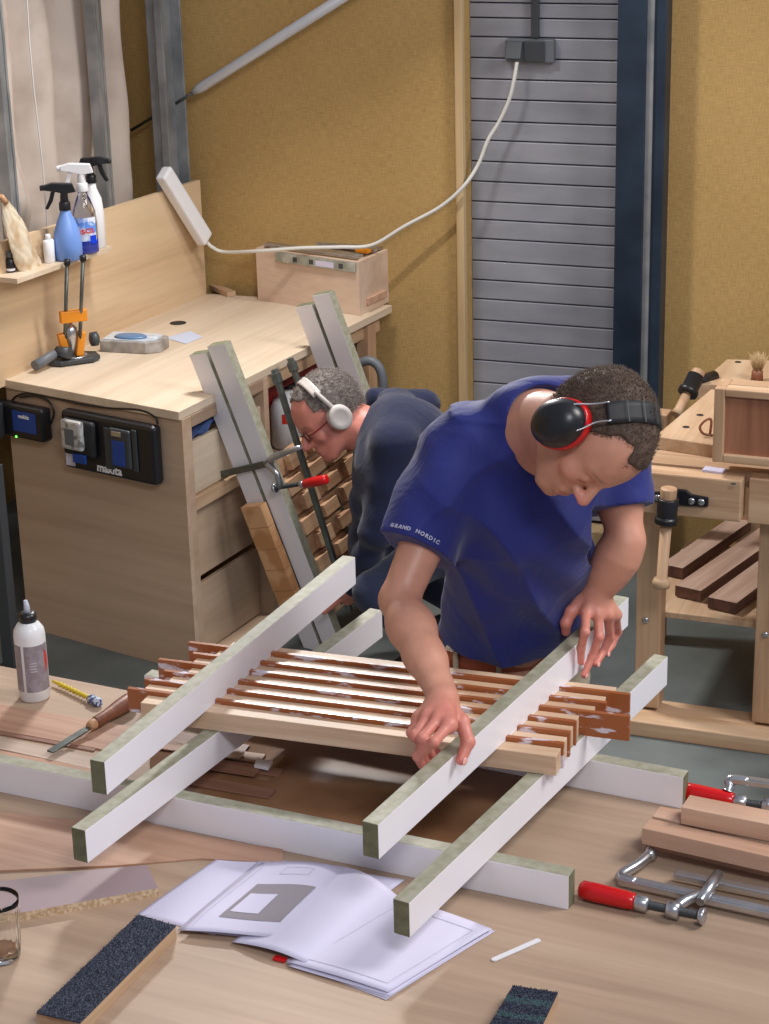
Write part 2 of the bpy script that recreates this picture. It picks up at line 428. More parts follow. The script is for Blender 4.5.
# navy steel column
col = thing('steel_column', (xw(645, 200), YW - 0.08, 0), 'tall dark navy painted steel column beside the slatted metal door', 'column')
xa, xb, xc_, xd = xw(622, 200), xw(650, 200), xw(656, 200), xw(668, 200)
MB().box(((xa + xb) / 2, YW - 0.05, 1.5), (xb - xa, 0.10, 3.0)).build('flange', 'navysteel', col, bevel=0.004)
MB().box(((xb + xc_) / 2, YW - 0.045, 1.5), (xc_ - xb + 0.004, 0.085, 3.0)).build('web', 'postmetal', col)
MB().box(((xc_ + xd) / 2, YW - 0.04, 1.5), (xd - xc_, 0.08, 3.0)).build('flange', 'navysteel', col, bevel=0.004)

# socket pair on the door
ys = YW + 0.06
sk = thing('wall_socket', PY(530, 50, ys), 'grey double socket box on the metal door with conduit above', 'socket')
def dp(px, py, y=ys): return PY(px, py, y)
a = dp(508, 38); b = dp(556, 62)
MB().box(((a.x + b.x) / 2, ys - 0.015, (a.z + b.z) / 2), (b.x - a.x, 0.03, a.z - b.z)).build('back_box', 'greypl', sk, bevel=0.004)
a = dp(527, 39); b = dp(547, 61)
MB().box(((a.x + b.x) / 2, ys - 0.034, (a.z + b.z) / 2), (b.x - a.x, 0.012, a.z - b.z)).build('socket_cover', 'dgrey', sk, bevel=0.003)
a = dp(510, 40); b = dp(526, 59)
MB().box(((a.x + b.x) / 2, ys - 0.05, (a.z + b.z) / 2 + 0.003), (b.x - a.x, 0.012, a.z - b.z), rot=Matrix.Rotation(R(-22), 3, 'X')).build('open_flap', 'dgrey', sk, bevel=0.003)
MB().box(((a.x + b.x) / 2, ys - 0.038, (a.z + b.z) / 2), (0.045, 0.02, 0.045)).build('plug', 'whitepl', sk, bevel=0.004)
t0 = dp(535, -40, ys - 0.012); t1 = dp(536, 38, ys - 0.012)
MB().box(((t0.x + t1.x) / 2, ys - 0.012, (t0.z + t1.z) / 2), (0.026, 0.024, t0.z - t1.z)).build('conduit', 'dgrey', sk, bevel=0.003)

# ------------------------------------------------------------------ left bay: zinc posts, canvas curtain, brace
def post(px0, px1, y, x, label, w):
    a = PX(px0, 0, x); b = PX(px1, 190, x)
    o = thing('steel_post', (x, a.y, 0), label, 'post')
    return o, a
_nb = (Vector((1, -0.104, 0))).normalized(); _D = Vector((-3.36, 6.74, 0.9))
XP = -3.50
o = thing('steel_post', (XP, 6.66, 0), 'wide zinc post beside the power strip, right of the canvas', 'post')
_q = PP(163, 100, _D - _nb * 0.085, _nb); XP = _q.x + .01; yq = _q.y
MB().box((XP - 0.01, yq, 1.5), (0.05, 0.10, 3.0)).build('web', 'postmetal', o, bevel=0.003)
MB().box((XP + 0.02, yq + .056, 1.5), (0.07, 0.012, 3.0)).build('flange', 'postmetal', o, bevel=0.002)
MB().box((XP + 0.02, yq - .056, 1.5), (0.03, 0.012, 3.0)).build('flange', 'postmetal', o, bevel=0.002)
for pxp, lab in ((100, 'narrow zinc post in front of the middle of the canvas curtain'), (2, 'zinc post at the left edge in front of the canvas')):
    _q = PP(pxp, 100, _D - _nb * 0.075, _nb); yy = _q.y; XP = _q.x
    o = thing('steel_post', (XP, yy, 0), lab, 'post', 'narrow zinc posts before the canvas')
    MB().box((XP, yy, 1.5), (0.03, 0.022, 3.0)).build('web', 'postmetal', o, bevel=0.002)
    MB().box((XP - 0.005, yy + 0.018, 1.5), (0.045, 0.012, 3.0)).build('flange', 'postmetal', o, bevel=0.002)
    MB().box((XP - 0.005, yy - 0.018, 1.5), (0.045, 0.012, 3.0)).build('flange', 'postmetal', o, bevel=0.002)
# canvas curtain : deep vertical folds, bunched at the foot
def canvas(u, v):
    y = 5.05 + 1.46 * u; z = 1.18 + 1.6 * v
    ph = u * 1.42 / 0.215 * math.pi
    f = abs(math.sin(ph)) ** 0.8
    foot = max(0, 0.28 - v) / 0.28
    x = -3.36 - 0.104 * (6.74 - y) - 0.24 + 0.10 * f + 0.02 * math.sin(11 * z + 9 * u) * (0.3 + foot) + 0.03 * foot * math.sin(31 * u + 20 * v)
    z += 0.03 * foot * math.sin(25 * u)
    return (x, y, z)
o = MB().grid(canvas, 180, 50).build('canvas_curtain', 'canvas', solid=0.004)
tag(o, 'dirty off-white canvas curtain hanging in folds behind the left posts', 'curtain')
MB().tube([(-3.50, 5.83 + 0.01 * math.sin(k), 1.25 + k * 0.14) for k in range(12)], 0.0022, 6).build('cord', 'cable', o)
# diagonal brace tube
b0 = PY(186, 97, 6.70); b1 = PY(345, -4, 6.70)
d = (b1 - b0).normalized()
o = thing('brace_tube', b0, 'pale diagonal brace tube rising across the ochre wall', 'brace')
MB().tube([b0 + d * 0.035, b0 + d * 0.06, b0 + d * 0.075, b1 + d * 0.5], [0.010, 0.017, 0.019, 0.019], 16).build('tube', 'bracemetal', o)
MB().cyl(b0 - d * 0.05, b0 + d * 0.05, 0.006, n=10).build('threaded_rod', 'darksteel', o)
MB().cyl(PY(141, 124, 6.7) - d * 0.05, b0 - d * 0.05, 0.006, n=10).build('threaded_rod', 'darksteel', o)

# ------------------------------------------------------------------ plywood worktop cabinet
A = PZ(5, 378, 0.9); B = PZ(181, 411, 0.9); Cc = PZ(392, 305, 0.9); D = Vector((-3.36, 6.74, 0.9))
ex = (B - A).normalized(); ez = Vector((0, 0, 1)); ey = Vector((-ex.y, ex.x, 0))      # ex right, ey away
dB = (Cc - B).normalized(); nB = Vector((dB.y, -dB.x, 0))                                # right flank
FR = Matrix((ex, ey, ez)).transposed()
cab = thing('storage_cabinet', (A + B) / 2 - Vector((0, 0, 0.9)), 'pale plywood cabinet with drawers under the worktop, chargers on its side', 'cabinet')
def face(px, py, off=0.0): return PP(px, py, B - ey * off, ey)
# side panel facing the camera
pa = A - ez * 0.9; pb = B - ez * 0.9
c = (A + B) / 2 - ez * 0.465 + ey * 0.009
MB().box(c, ((B - A).length, 0.018, 0.87), FR).build('side_panel', 'plyside', cab, origin=c, rot=FR)
FRB = Matrix((dB, -nB, ez)).transposed()
def flank(s0, s1, z0, z1, off, t, name, mat='plyedge', par=None, bevel=0.002):
    """box lying along the right flank, s from B going back, off = distance of its outer face behind the flank"""
    c = B - ez * 0.9 + dB * (s0 + s1) / 2 - nB * (off + t / 2) + ez * (z0 + z1) / 2
    return MB().box(c, (s1 - s0, t, z1 - z0), FRB).build(name, mat, par if par is not None else cab, origin=c, rot=FRB, bevel=bevel)
flank(0.018, 0.055, 0, 0.87, 0.0, 0.03, 'front_stile', 'plyside')
flank(0.50, 0.53, 0, 0.87, 0.0, 0.57, 'middle_panel', 'plyside')
flank(0.055, 0.50, 0.83, 0.87, 0.0, 0.03, 'top_rail', 'plyedge')
flank(0.055, 0.50, 0.55, 0.595, 0.0, 0.06, 'shelf_rail', 'oakX')
dr = flank(0.06, 0.495, 0.60, 0.775, 0.012, 0.018, 'drawer', 'ply')
dr = flank(0.06, 0.495, 0.29, 0.545, 0.05, 0.018, 'drawer', 'plyside')
dr = flank(0.06, 0.495, 0.02, 0.262, 0.05, 0.018, 'drawer', 'plyside')
flank(0.12, 0.50, 0.0, 0.015, 0.0, 0.5, 'bottom_panel', 'plyside')
# legs of the open bay
rp = thing('support_panel', B - ez * 0.9 + dB * 1.25, 'plywood leg panel holding up the far end of the worktop', 'panel')
flank(1.27, 1.33, 0, 0.86, 0.01, 0.05, 'leg', 'oakZ', rp)
flank(1.29, 1.31, 0, 0.86, 0.06, 0.58, 'board', 'plyside', rp)
sh = flank(0.54, 1.26, 0.52, 0.54, 0.02, 0.55, 'under_shelf', 'plyside'); sh.parent = None; sh.matrix_world = WORLD[sh.name]
tag(sh, 'plywood shelf under the worktop carrying the red case', 'shelf')
# worktop
m = MB()
poly = [(A.x - 0.01, A.y - 0.0), (B.x, B.y), (Cc.x, Cc.y), (D.x, D.y)]
poly = [tuple((Vector((x, y, 0)) + (-ey * 0.012 if i < 2 else Vector())).xy) for i, (x, y) in enumerate(poly)]
m.prism(poly, 0.871, 0.90)
wt = m.build('worktop', ['ply', 'plyedge'], origin=(B.x, B.y, 0.87), rot=FRB, bevel=0.002)
tag(wt, 'light birch plywood worktop with a round cable hole', 'worktop')
h = PZ(178, 323, 0.9005)
MB().lathe([(0.030, 0), (0.030, 0.0006)], h, n=28).build('cable_hole', 'blackmat', wt)
# rail under worktop edge
flank(0.50, 1.40, 0.81, 0.868, 0.03, 0.02, 'apron', 'oakX', wt)
# backboard
nb = (Vector((1, -0.104, 0))).normalized()
bd = Vector((0.104, 1, 0)).normalized()
pTL = PP(-60, 262, D, nb); pTR = PP(200, 180, D, nb)
def bp_(s, z): return Vector((D.x, D.y, 0)) + bd * s + ez * z
sTL = (pTL - D).dot(bd); sTR = (pTR - D).dot(bd)
m = MB(); q = [bp_(sTL, 0.88), bp_(sTR, 0.88), bp_(sTR, pTR.z), bp_(sTL, pTL.z)]
th = nb * -0.018
m.add([v for v in q] + [v + th for v in q], [(0, 1, 2, 3), (7, 6, 5, 4), (0, 4, 5, 1), (1, 5, 6, 2), (2, 6, 7, 3), (3, 7, 4, 0)])
bbd = m.build('backboard', 'plyZ', origin=bp_(sTR, 0.9), rot=Matrix((bd, -nb, ez)).transposed() if False else Matrix((nb, bd, ez)).transposed())
tag(bbd, 'upright plywood backboard behind the worktop below the canvas', 'board')
# triangular offcut lying behind
o = MB().box(PZ(222, 290, 0.91) + Vector((0, 0.0, 0)), (0.16, 0.035, 0.018), Matrix.Rotation(R(-38), 3, 'Z')).build('wood_offcut', 'oakX')
tag(o, 'small pale wooden offcut on the worktop against the backboard end', 'offcut')

# wall shelf with bottles
ZS = 1.249
s0 = PZ(17, 279, ZS); s1 = PZ(111, 246, ZS)
def onbb(p): 
    k = (p - D).dot(nb); return p - nb * k
i0 = onbb(s0); i1 = onbb(s1)
m = MB(); q = [s0, s1, i1, i0]; dn = Vector((0, 0, -0.016))
m.add(q + [v + dn for v in q], [(0, 1, 2, 3), (7, 6, 5, 4), (0, 4, 5, 1), (1, 5, 6, 2), (2, 6, 7, 3), (3, 7, 4, 0)])
shf = m.build('wall_shelf', 'ply', origin=s0, rot=Matrix((bd, -nb, ez)).transposed() if False else None)
tag(shf, 'narrow plywood shelf on the backboard holding spray bottles', 'shelf')
def onshelf(px, py): return PZ(px, py, ZS)

def spray_head(mb_m, par, c, h, yaw, s=1.0, mat='blackpl', name='spray_head'):
    """trigger sprayer head; c = neck centre top; nozzle towards yaw"""
    rm = Matrix.Rotation(yaw, 3, 'Z')
    def T(x, z): return Vector(c) + rm @ Vector((x * s, 0, z * s))
    m = MB()
    m.cyl(T(0, 0), T(0, 0.022), 0.016 * s, 0.015 * s, 18)
    m.tube([T(0, 0.02), T(0.0, 0.04), T(-0.004, 0.055)], [0.012 * s, 0.010 * s, 0.010 * s], 12)
    poly = [(-0.032, 0.048), (-0.024, 0.070), (0.03, 0.074), (0.052, 0.068), (0.052, 0.056), (0.02, 0.050), (0.0, 0.044)]
    F = Matrix.Translation(c) @ rm.to_4x4() @ Matrix(((s, 0, 0, 0), (0, 0, -s, 0), (0, s, 0, 0), (0, 0, 0, 1)))
    m.prism(poly[::-1], -0.010, 0.010, F)
    m.cyl(T(0.050, 0.062), T(0.062, 0.061), 0.008 * s, 0.007 * s, 12)
    o = m.build(name, mat, par, bevel=0.002)
    m = MB()
    tr = [(0.022, 0.052), (0.034, 0.050), (0.040, 0.030), (0.052, 0.006), (0.044, 0.004), (0.030, 0.026)]
    m.prism(tr[::-1], -0.006, 0.006, F)
    m.build('trigger', mat, o, bevel=0.0015)
yawL = math.atan2(-.366, -.93)   # towards the camera-left along the board
c = onshelf(69, 259)
blue = thing('spray_bottle', c, 'sky blue plastic spray bottle with a black trigger on the wall shelf', 'spray bottle')
MB().lathe([(0.042, 0), (0.046, 0.004), (0.048, 0.05), (0.044, 0.09), (0.030, 0.13), (0.019, 0.155), (0.016, 0.170)], c, n=32).build('bottle', 'skyblue', blue)
spray_head(None, blue, c + Vector((0, 0, 0.166)), 0, yawL + R(8), 1.25, 'blackpl')
c = onshelf(87, 252)
clr = thing('spray_bottle', c, 'clear spray bottle of blue liquid with a white trigger and printed label', 'spray bottle')
MB().lathe([(0.038, 0), (0.042, 0.004), (0.042, 0.10), (0.038, 0.14), (0.025, 0.18), (0.016, 0.20), (0.016, 0.21)], c, n=32).build('bottle', 'glass', clr)
M['blueliq'] = mat_plain('blue_liquid', rgb(16, 66, 214), 0.15)
MB().lathe([(0.037, 0.003), (0.0402, 0.006), (0.0402, 0.045)], c, n=32).build('liquid', 'blueliq', clr)
M['lab'] = mat_patchy('printed_label', rgb(96, 146, 224), rgb(222, 228, 240), 38, 0.4, 0.42, 0.56, 3)
vcam = (Vector((0, 0, 0)) - c); vcam.z = 0; a0 = math.atan2(vcam.y, vcam.x)
def label_arc(par, c, r, z0, z1, a0, half, mat, name='label', n=16):
    return MB().grid(lambda u, v: (c.x + r * math.cos(a0 + (u * 2 - 1) * half), c.y + r * math.sin(a0 + (u * 2 - 1) * half), c.z + z0 + (z1 - z0) * v), n, 1).build(name, mat, par)
label_arc(clr, c, 0.0426, 0.045, 0.125, a0, 1.0, 'lab')
def text_on(body, size, mat, c, r, z, a0, par, bold=0.0, name='lettering', tilt=0):
    n_ = Vector((math.cos(a0), math.sin(a0), 0)); xax = Vector((0, 0, 1)).cross(n_)
    rm = Matrix((xax, Vector((0, 0, 1)), n_)).transposed() @ Matrix.Rotation(tilt, 3, 'Z')
    return text_mesh(body, size, mat, c + n_ * r + Vector((0, 0, z)), rm, par, name, bold, align='CENTER')
M['redink'] = mat_plain('red_print', rgb(214, 52, 40), 0.5)
M['whiteink'] = mat_plain('white_print', rgb(235, 235, 240), 0.5)
text_on('usca', 0.034, 'redink', c, 0.0445, 0.072, a0, clr, 0.0006, tilt=R(8))
MB().grid(lambda u, v: (c.x + 0.0430 * math.cos(a0 + 0.35 + u * 0.6), c.y + 0.0430 * math.sin(a0 + 0.35 + u * 0.6), c.z + 0.036 + 0.028 * v), 8, 1).build('label_patch', 'blueliq', clr)
spray_head(None, clr, c + Vector((0, 0, 0.208)), 0, yawL + R(5), 1.3, 'whitepl')
c = onshelf(96, 247)
wb = thing('spray_bottle', c, 'white spray bottle with a black trigger behind the clear one', 'spray bottle')
MB().lathe([(0.033, 0), (0.036, 0.004), (0.036, 0.12), (0.031, 0.17), (0.017, 0.205), (0.015, 0.225)], c, n=32).build('bottle', 'whitepl', wb)
spray_head(None, wb, c + Vector((0, 0, 0.222)), 0, yawL + R(170), 1.2, 'blackpl')
c = onshelf(50, 262)
o = thing('small_bottle', c, 'small white bottle between the paper bag and the blue sprayer', 'bottle')
MB().lathe([(0.020, 0), (0.022, 0.003), (0.022, 0.07), (0.018, 0.076)], c, n=24, sx=0.8).build('bottle', 'whitepl', o)
MB().cyl(c + Vector((0, 0, 0.076)), c + Vector((0, 0, 0.094)), 0.010, 0.008).build('cap', 'whitepl', o)
c = onshelf(11, 272)
o = thing('dropper_bottle', c, 'tiny dark bottle with a pale cap at the near end of the shelf', 'bottle')
MB().lathe([(0.013, 0), (0.0145, 0.002), (0.0145, 0.042), (0.009, 0.048)], c, n=24).build('bottle', 'blackpl', o)
label_arc(o, c, 0.0149, 0.006, 0.014, a0, 1.4, 'whiteink')
MB().cyl(c + Vector((0, 0, 0.048)), c + Vector((0, 0, 0.068)), 0.010, 0.009).build('cap', 'greypl', o)
# crumpled clear bag leaning on a wooden slip
M['bag'] = mat_patchy('clear_bag_of_chips', rgb(214, 200, 176), rgb(186, 160, 126), 14, 0.18, 0.45, 0.6, 5)
c = onshelf(30, 268)
def bagf(u, v):
    w = 0.058 * (0.25 + 0.75 * min(1, (1 - v) * 2.2)) if v > 0.5 else 0.058 * (0.95 + 0.1 * v)
    a = 2 * math.pi * u; t = 0.020 * (1 - 0.8 * v)
    lean = -0.10 * v
    z = 0.24 * v; cr = 0.0025 * math.sin(3 * a + 9 * v) + 0.0012 * math.sin(8 * a - 21 * v)
    return c + bd * (w * math.cos(a) + lean + cr) + nb * (t * math.sin(a) + cr) + ez * z
o = MB().grid(bagf, 40, 24).build('plastic_bag', 'bag')
tag(o, 'crumpled clear plastic bag of wood shavings leaning on the shelf', 'bag')
o = MB().box(onshelf(19, 266) + ez * 0.062 - nb * 0.02, (0.012, 0.07, 0.12), Matrix.Rotation(R(8), 3, 'Y')).build('wood_slip', 'blocks'); tag(o, 'orange-brown wooden slip behind the plastic bag on the shelf', 'wood')
o = MB().cyl(c + ez * 0.235 - bd * 0.100 , c + ez * 0.262 - bd * 0.118, 0.012, 0.008).build('cork', 'blocks'); tag(o, 'light brown wooden peg closing the plastic bag', 'peg')

# ------------------------------------------------------------------ drill guide on the worktop
def wt_(px, py, z=0): return PZ(px, py, 0.9 + z)
c = wt_(73, 362)
dg = thing('drill_guide', c, 'portable drill guide with orange clamps and two tall rods on the worktop', 'drill guide')
rx = (wt_(94, 361) - wt_(43, 368)); rx.z = 0; rx.normalize(); ry = Vector((-rx.y, rx.x, 0))
def L(x, y, z): return c + rx * x + ry * y + ez * z
G = Matrix((rx, ry, ez)).transposed(); G4 = Matrix.Translation(c) @ G.to_4x4()
octo = [(-0.085, -0.025), (-0.055, -0.05), (0.06, -0.05), (0.09, -0.025), (0.09, 0.03), (0.06, 0.05), (-0.055, 0.05), (-0.085, 0.03)]
rtop = [PY(67, 262, 5.70), PY(83, 258, 5.71)]; rbot = [L(-0.028, 0.0, 0.02), L(0.025, 0.005, 0.02)]
def onrod(k, z):
    return rbot[k] + (rtop[k] - rbot[k]) * ((0.9 + z - rbot[k].z) / (rtop[k].z - rbot[k].z))
MB().prism(octo, 0.004, 0.020, G4).build('base_plate', 'dgrey', dg, bevel=0.003)
MB().lathe([(0.042, 0.0205), (0.042, 0.024), (0.030, 0.024), (0.030, 0.0205)], L(0.01, 0, 0), n=28, caps=False).build('base_ring', 'steel', dg)
for kr, sx in enumerate((-0.028, 0.030)):
    MB().cyl(rbot[kr], rtop[kr], 0.0065, n=14).build('guide_rod', 'darksteel', dg)
    MB().lathe([(0.009, 0), (0.011, 0.004), (0.012, 0.018), (0.008, 0.022)], rtop[kr] - ez * 0.012, n=18).build('rod_cap', 'blackpl', dg)
    m = MB(); m.box(L(sx, 0, 0.062), (0.026, 0.03, 0.085), G @ Matrix.Rotation(R(10 if sx > 0 else -8), 3, 'Y')); m.build('orange_bracket', 'orange', dg, bevel=0.004)
MB().box((onrod(0, .165) + onrod(1, .165)) / 2, (0.092, 0.026, 0.040), G).build('cross_bar', 'orange', dg, bevel=0.003)
MB().lathe([(0.008, 0.03), (0.012, 0.05), (0.020, 0.09), (0.022, 0.12), (0.014, 0.128), (0.007, 0.135), (0.007, 0.15)], L(0.0, -0.002, 0), n=22).build('drill_chuck', 'steel', dg)
hn = L(-0.055, -0.01, 0.045)
MB().tube([hn, hn + (L(-0.15, -0.075, 0.02) - hn) * 0.2, L(-0.15, -0.075, 0.026)], [0.012, 0.0165, 0.0175], 18).build('side_handle', 'greypl', dg)
MB().cyl(L(-0.02, -0.045, 0.045), L(-0.055, -0.01, 0.045), 0.020, 0.020, 18).build('handle_boss', 'dgrey', dg)
k0 = L(0.085, 0.02, 0.065)
MB().lathe([(0.012, -0.016), (0.024, -0.012), (0.026, 0.010), (0.016, 0.016)], k0, G @ Matrix.Rotation(R(90), 3, 'Y'), n=10).build('knob', 'dgrey', dg)

# blister-packed sander
c = wt_(133, 349)
sp = thing('sander_pack', c, 'clear blister pack of a blue sanding block lying on the worktop', 'package')
rx = (wt_(168, 343) - wt_(100, 340)); rx.z = 0; rx.normalize()
G = Matrix((rx, Vector((-rx.y, rx.x, 0)), ez)).transposed()
def L2(x, y, z): return c + G @ Vector((x, y, z))
M['cardp'] = mat_patchy('printed_card', rgb(128, 122, 116), rgb(176, 170, 164), 14, 0.5, 0.4, 0.6, 3)
m = MB(); G4 = Matrix.Translation(c) @ G.to_4x4()
m.prism([(-0.10, -0.055), (0.07, -0.06), (0.115, -0.03), (0.12, 0.04), (0.08, 0.055), (-0.095, 0.06)], 0.0, 0.042, G4); m.build('tray', 'cardp', sp, bevel=0.004)
M['film'] = mat_plain('clear_lid', rgb(196, 206, 216), 0.08, spec=0.8)
MB().prism([(-0.09, -0.05), (0.06, -0.055), (0.10, -0.028), (0.10, 0.035), (0.07, 0.048), (-0.088, 0.052)], 0.042, 0.046, G4).build('clear_lid', 'film', sp)
M['steelblue'] = mat_plain('steel_blue_pad', rgb(94, 124, 160), 0.35)
MB().lathe([(0.030, 0), (0.036, 0.004), (0.030, 0.010), (0.01, 0.013)], L2(0.0, -0.01, 0.043), n=28, sx=1.7, rot=G).build('sanding_block', 'steelblue', sp)
MB().lathe([(0.018, 0), (0.021, 0.003), (0.015, 0.006)], L2(0.072, 0.0, 0.043), n=24, sx=1.3, rot=G).build('spare_pad', 'film', sp)
# printed sheet
pc = [wt_(165, 338, .001), wt_(190, 331, .001), wt_(203, 337, .001), wt_(186, 344, .001)]
o = MB().add(pc, [(0, 1, 2, 3)]).build('paper_sheet', 'paperblue', solid=0.0008); tag(o, 'small bluish printed sheet on the worktop by the cable hole', 'paper')

# box with drawer runners
q0 = PZ(258, 300, .9); q1 = PZ(360, 316, .9); q2 = PZ(391, 301, .9)
M['plybox'] = mat_wood('pale_box_ply', rgb(204, 168, 138), rgb(220, 186, 156), rgb(228, 198, 170), 'X', 0.4, 0.5, 0.08)
bx = thing('plywood_box', (q0 + q1) / 2, 'pale plywood box with drawer runners on top, at the back of the worktop', 'box')
ux = (q1 - q0).normalized(); uy = (q2 - q1).normalized(); wbx = (q1 - q0).length; dbx = min((q2 - q1).length, 0.3)
hb = PY(360, 262, q1.y).z - 0.9
G = Matrix((ux, uy, ez)).transposed()
def Lb(x, y, z): return q0 + ux * x + uy * y + ez * z
t = 0.016
def bslab(x0, x1, y0, y1, z0, z1, name, mat, par=bx):
    vs = [Lb(x, y, z) for z in (z0, z1) for y in (y0, y1) for x in (x0, x1)]
    return MB().add(vs, [(0, 2, 3, 1), (4, 5, 7, 6), (0, 1, 5, 4), (2, 6, 7, 3), (0, 4, 6, 2), (1, 3, 7, 5)]).build(name, mat, par, bevel=0.001)
hb = max(0.14, min(hb, 0.2))
bslab(0, wbx, 0, t, 0, hb, 'front_panel', 'plybox'); bslab(0, wbx, dbx - t, dbx, 0, hb, 'rear_panel', 'plybox')
bslab(0, t, t, dbx - t, 0, hb, 'end_panel', 'plybox'); bslab(wbx - t, wbx, t, dbx - t, 0, hb, 'end_panel', 'plybox')
bslab(t, wbx - t, t, dbx - t, 0.0, hb - 0.012, 'bottom_panel', 'ply')
bslab(wbx, wbx + 0.012, 0.05, dbx - 0.05, 0.03, 0.055, 'rail', 'beech')
for k, (y0, x0) in enumerate(((-0.012, 0.10), (0.035, 0.02), (dbx - 0.09, 0.12), (dbx - 0.05, 0.15))):
    if k == 0:
        r_ = bslab(x0, wbx - 0.01, y0, -0.001, hb - 0.038, hb - 0.004, 'drawer_runner', 'galv')
        for j in (0.22, 0.42, 0.78): bslab(x0 + (wbx - x0) * j, x0 + (wbx - x0) * j + 0.02, y0 - 0.0006, y0, hb - 0.03, hb - 0.012, 'slot_group', 'dgrey', r_)
        bslab(x0 + (wbx - x0) * .5, x0 + (wbx - x0) * .72, y0 - 0.0006, y0, hb - 0.032, hb - 0.012, 'label', 'paper', r_)
    else:
        bslab(x0, wbx - 0.02, y0, y0 + 0.035, hb + 0.001, hb + 0.012, 'drawer_runner', 'steel')
o = MB().box(Lb(wbx * 0.88, dbx * 0.55, hb + 0.008), (0.06, 0.03, 0.014), G).build('orange_clip', 'orange', bevel=0.004); tag(o, 'small orange clip under the white cable on the plywood box', 'clip')

# white power strip and its cable
p0 = PP(163, 172, D + nb * 0.02, nb); p1 = PP(205, 240, D + nb * 0.06, nb)
ax = (p1 - p0).normalized(); G = frame(ax, nb)
ps = thing('power_strip', p0, 'white power strip leaning against the backboard end', 'power strip')
cc = (p0 + p1) / 2
MB().box(cc, ((p1 - p0).length, 0.066, 0.044), G).build('housing', 'whitepl', ps, bevel=0.009)
side = G @ Vector((0, -1, 0)) * 0 + G @ Vector((0, 0, -1))
for k in (-0.32, 0.0, 0.32):
    MB().lathe([(0.019, 0.0), (0.019, 0.0015)], cc + ax * (k * (p1 - p0).length) + side * 0.0215, G @ Matrix.Rotation(R(180), 3, 'X'), n=20).build('outlet', 'cable', ps)
cp = [p1 + ax * 0.0, PY(212, 247, p1.y), PY(225, 252, 6.66), PY(258, 251, 6.6), PY(300, 248, 6.62), PY(340, 247, 6.66), PY(372, 245, 6.7), PY(405, 226, 6.72),
      PY(440, 207, 6.74), PY(463, 187, 6.75), PY(478, 165, 6.78), PY(488, 140, 6.79), PY(499, 122, 6.8), PY(509, 100, 6.80), PY(514, 80, 6.80), PY(517, 62, 6.81)]
o = MB().tube(smooth_path(cp, 8), 0.0068, 10).build('power_cable', 'cable')
tag(o, 'white cable looping from the power strip up to the door socket', 'cable')

# ------------------------------------------------------------------ battery chargers on the cabinet side
def charger(px4, name, label, two):
    P4 = [face(*p) for p in px4]     # tl tr br bl
    c = sum(P4, Vector()) / 4
    w = ((P4[1] - P4[0]).dot(ex) + (P4[2] - P4[3]).dot(ex)) / 2; h = ((P4[0] - P4[3]).z + (P4[1] - P4[2]).z) / 2
    o = thing(name, c - ez * h / 2, label, 'charger')
    return o, c, w, h
def cbox(c, x, z, w, h, y0, y1, name, mat, par, bevel=0.004, tilt=0.0):
    cc = c + ex * x + ez * z - ey * (y0 + y1) / 2
    return MB().box(cc, (w, y1 - y0, h), FR @ Matrix.Rotation(tilt, 3, 'X')).build(name, mat, par, origin=cc, rot=FR, bevel=bevel)
TR = Matrix((ex, ez, -ey)).transposed()
o, c, w, h = charger([(71, 408), (163, 422), (165, 479), (72, 467)], 'battery_charger', 'large black twin battery charger on the cabinet side', True)
cbox(c, 0, 0, w, h, 0.002, 0.045, 'housing', 'blackpl', o, 0.014)
cbox(c, -w * .27, 0.02, w * .34, h * .62, 0.045, 0.07, 'battery', 'blackmat', o, 0.012)
M['silver'] = mat_patchy('worn_silver_cover', rgb(196, 196, 196), rgb(120, 120, 122), 40, 0.35, 0.5, 0.62, 4, metal=0.2)
cbox(c, -w * .29, 0.035, w * .22, h * .5, 0.07, 0.092, 'battery_cover', 'silver', o, 0.008)
cbox(c, -w * .30, 0.03, w * .10, h * .28, 0.092, 0.094, 'battery_label', 'greypl', o, 0.001)
cbox(c, -w * .25, -0.045, w * .14, h * .15, 0.07, 0.078, 'battery_latch', 'bluepl', o, 0.002)
cbox(c, w * .02, 0.0, w * .08, h * .7, 0.045, 0.052, 'slot_rail', 'dgrey', o, 0.003)
cbox(c, w * .30, 0.01, w * .05, h * .7, 0.045, 0.052, 'slot_rail', 'dgrey', o, 0.003)
cbox(c, w * .16, 0.01, w * .22, h * .66, 0.045, 0.060, 'battery', 'dgrey', o, 0.008)
cbox(c, w * .15, -0.005, w * .13, h * .42, 0.060, 0.063, 'battery_label', 'bluepl', o, 0.001)
cbox(c, w * .14, h * .30, w * .10, h * .08, 0.060, 0.064, 'contact', 'steel', o, 0.001)
cbox(c, -w * .42, -h * .33, w * .10, h * .22, 0.045, 0.047, 'sticker', 'paper', o, 0.0005)
text_mesh('makita', 0.040, 'whiteink', c + ex * 0.0 - ez * h * 0.43 - ey * 0.046, TR, o, 'lettering', 0.0012, align='CENTER', shear=0.1)
o2, c2, w2, h2 = charger([(-14, 398), (53, 403), (52, 437), (-14, 428)], 'battery_charger', 'smaller black battery charger near the cabinet edge with a green light', False)
cbox(c2, 0, 0, w2, h2, 0.002, 0.05, 'housing', 'blackpl', o2, 0.010)
cbox(c2, -w2 * .22, 0.0, w2 * .34, h2 * 1.05, 0.05, 0.10, 'battery', 'blackmat', o2, 0.006)
cbox(c2, -w2 * .25, 0.0, w2 * .18, h2 * .6, 0.10, 0.102, 'battery_label', 'silver', o2, 0.001)
cbox(c2, w2 * .24, 0.005, w2 * .34, h2 * .62, 0.05, 0.052, 'blue_label', 'bluepl', o2, 0.0006)
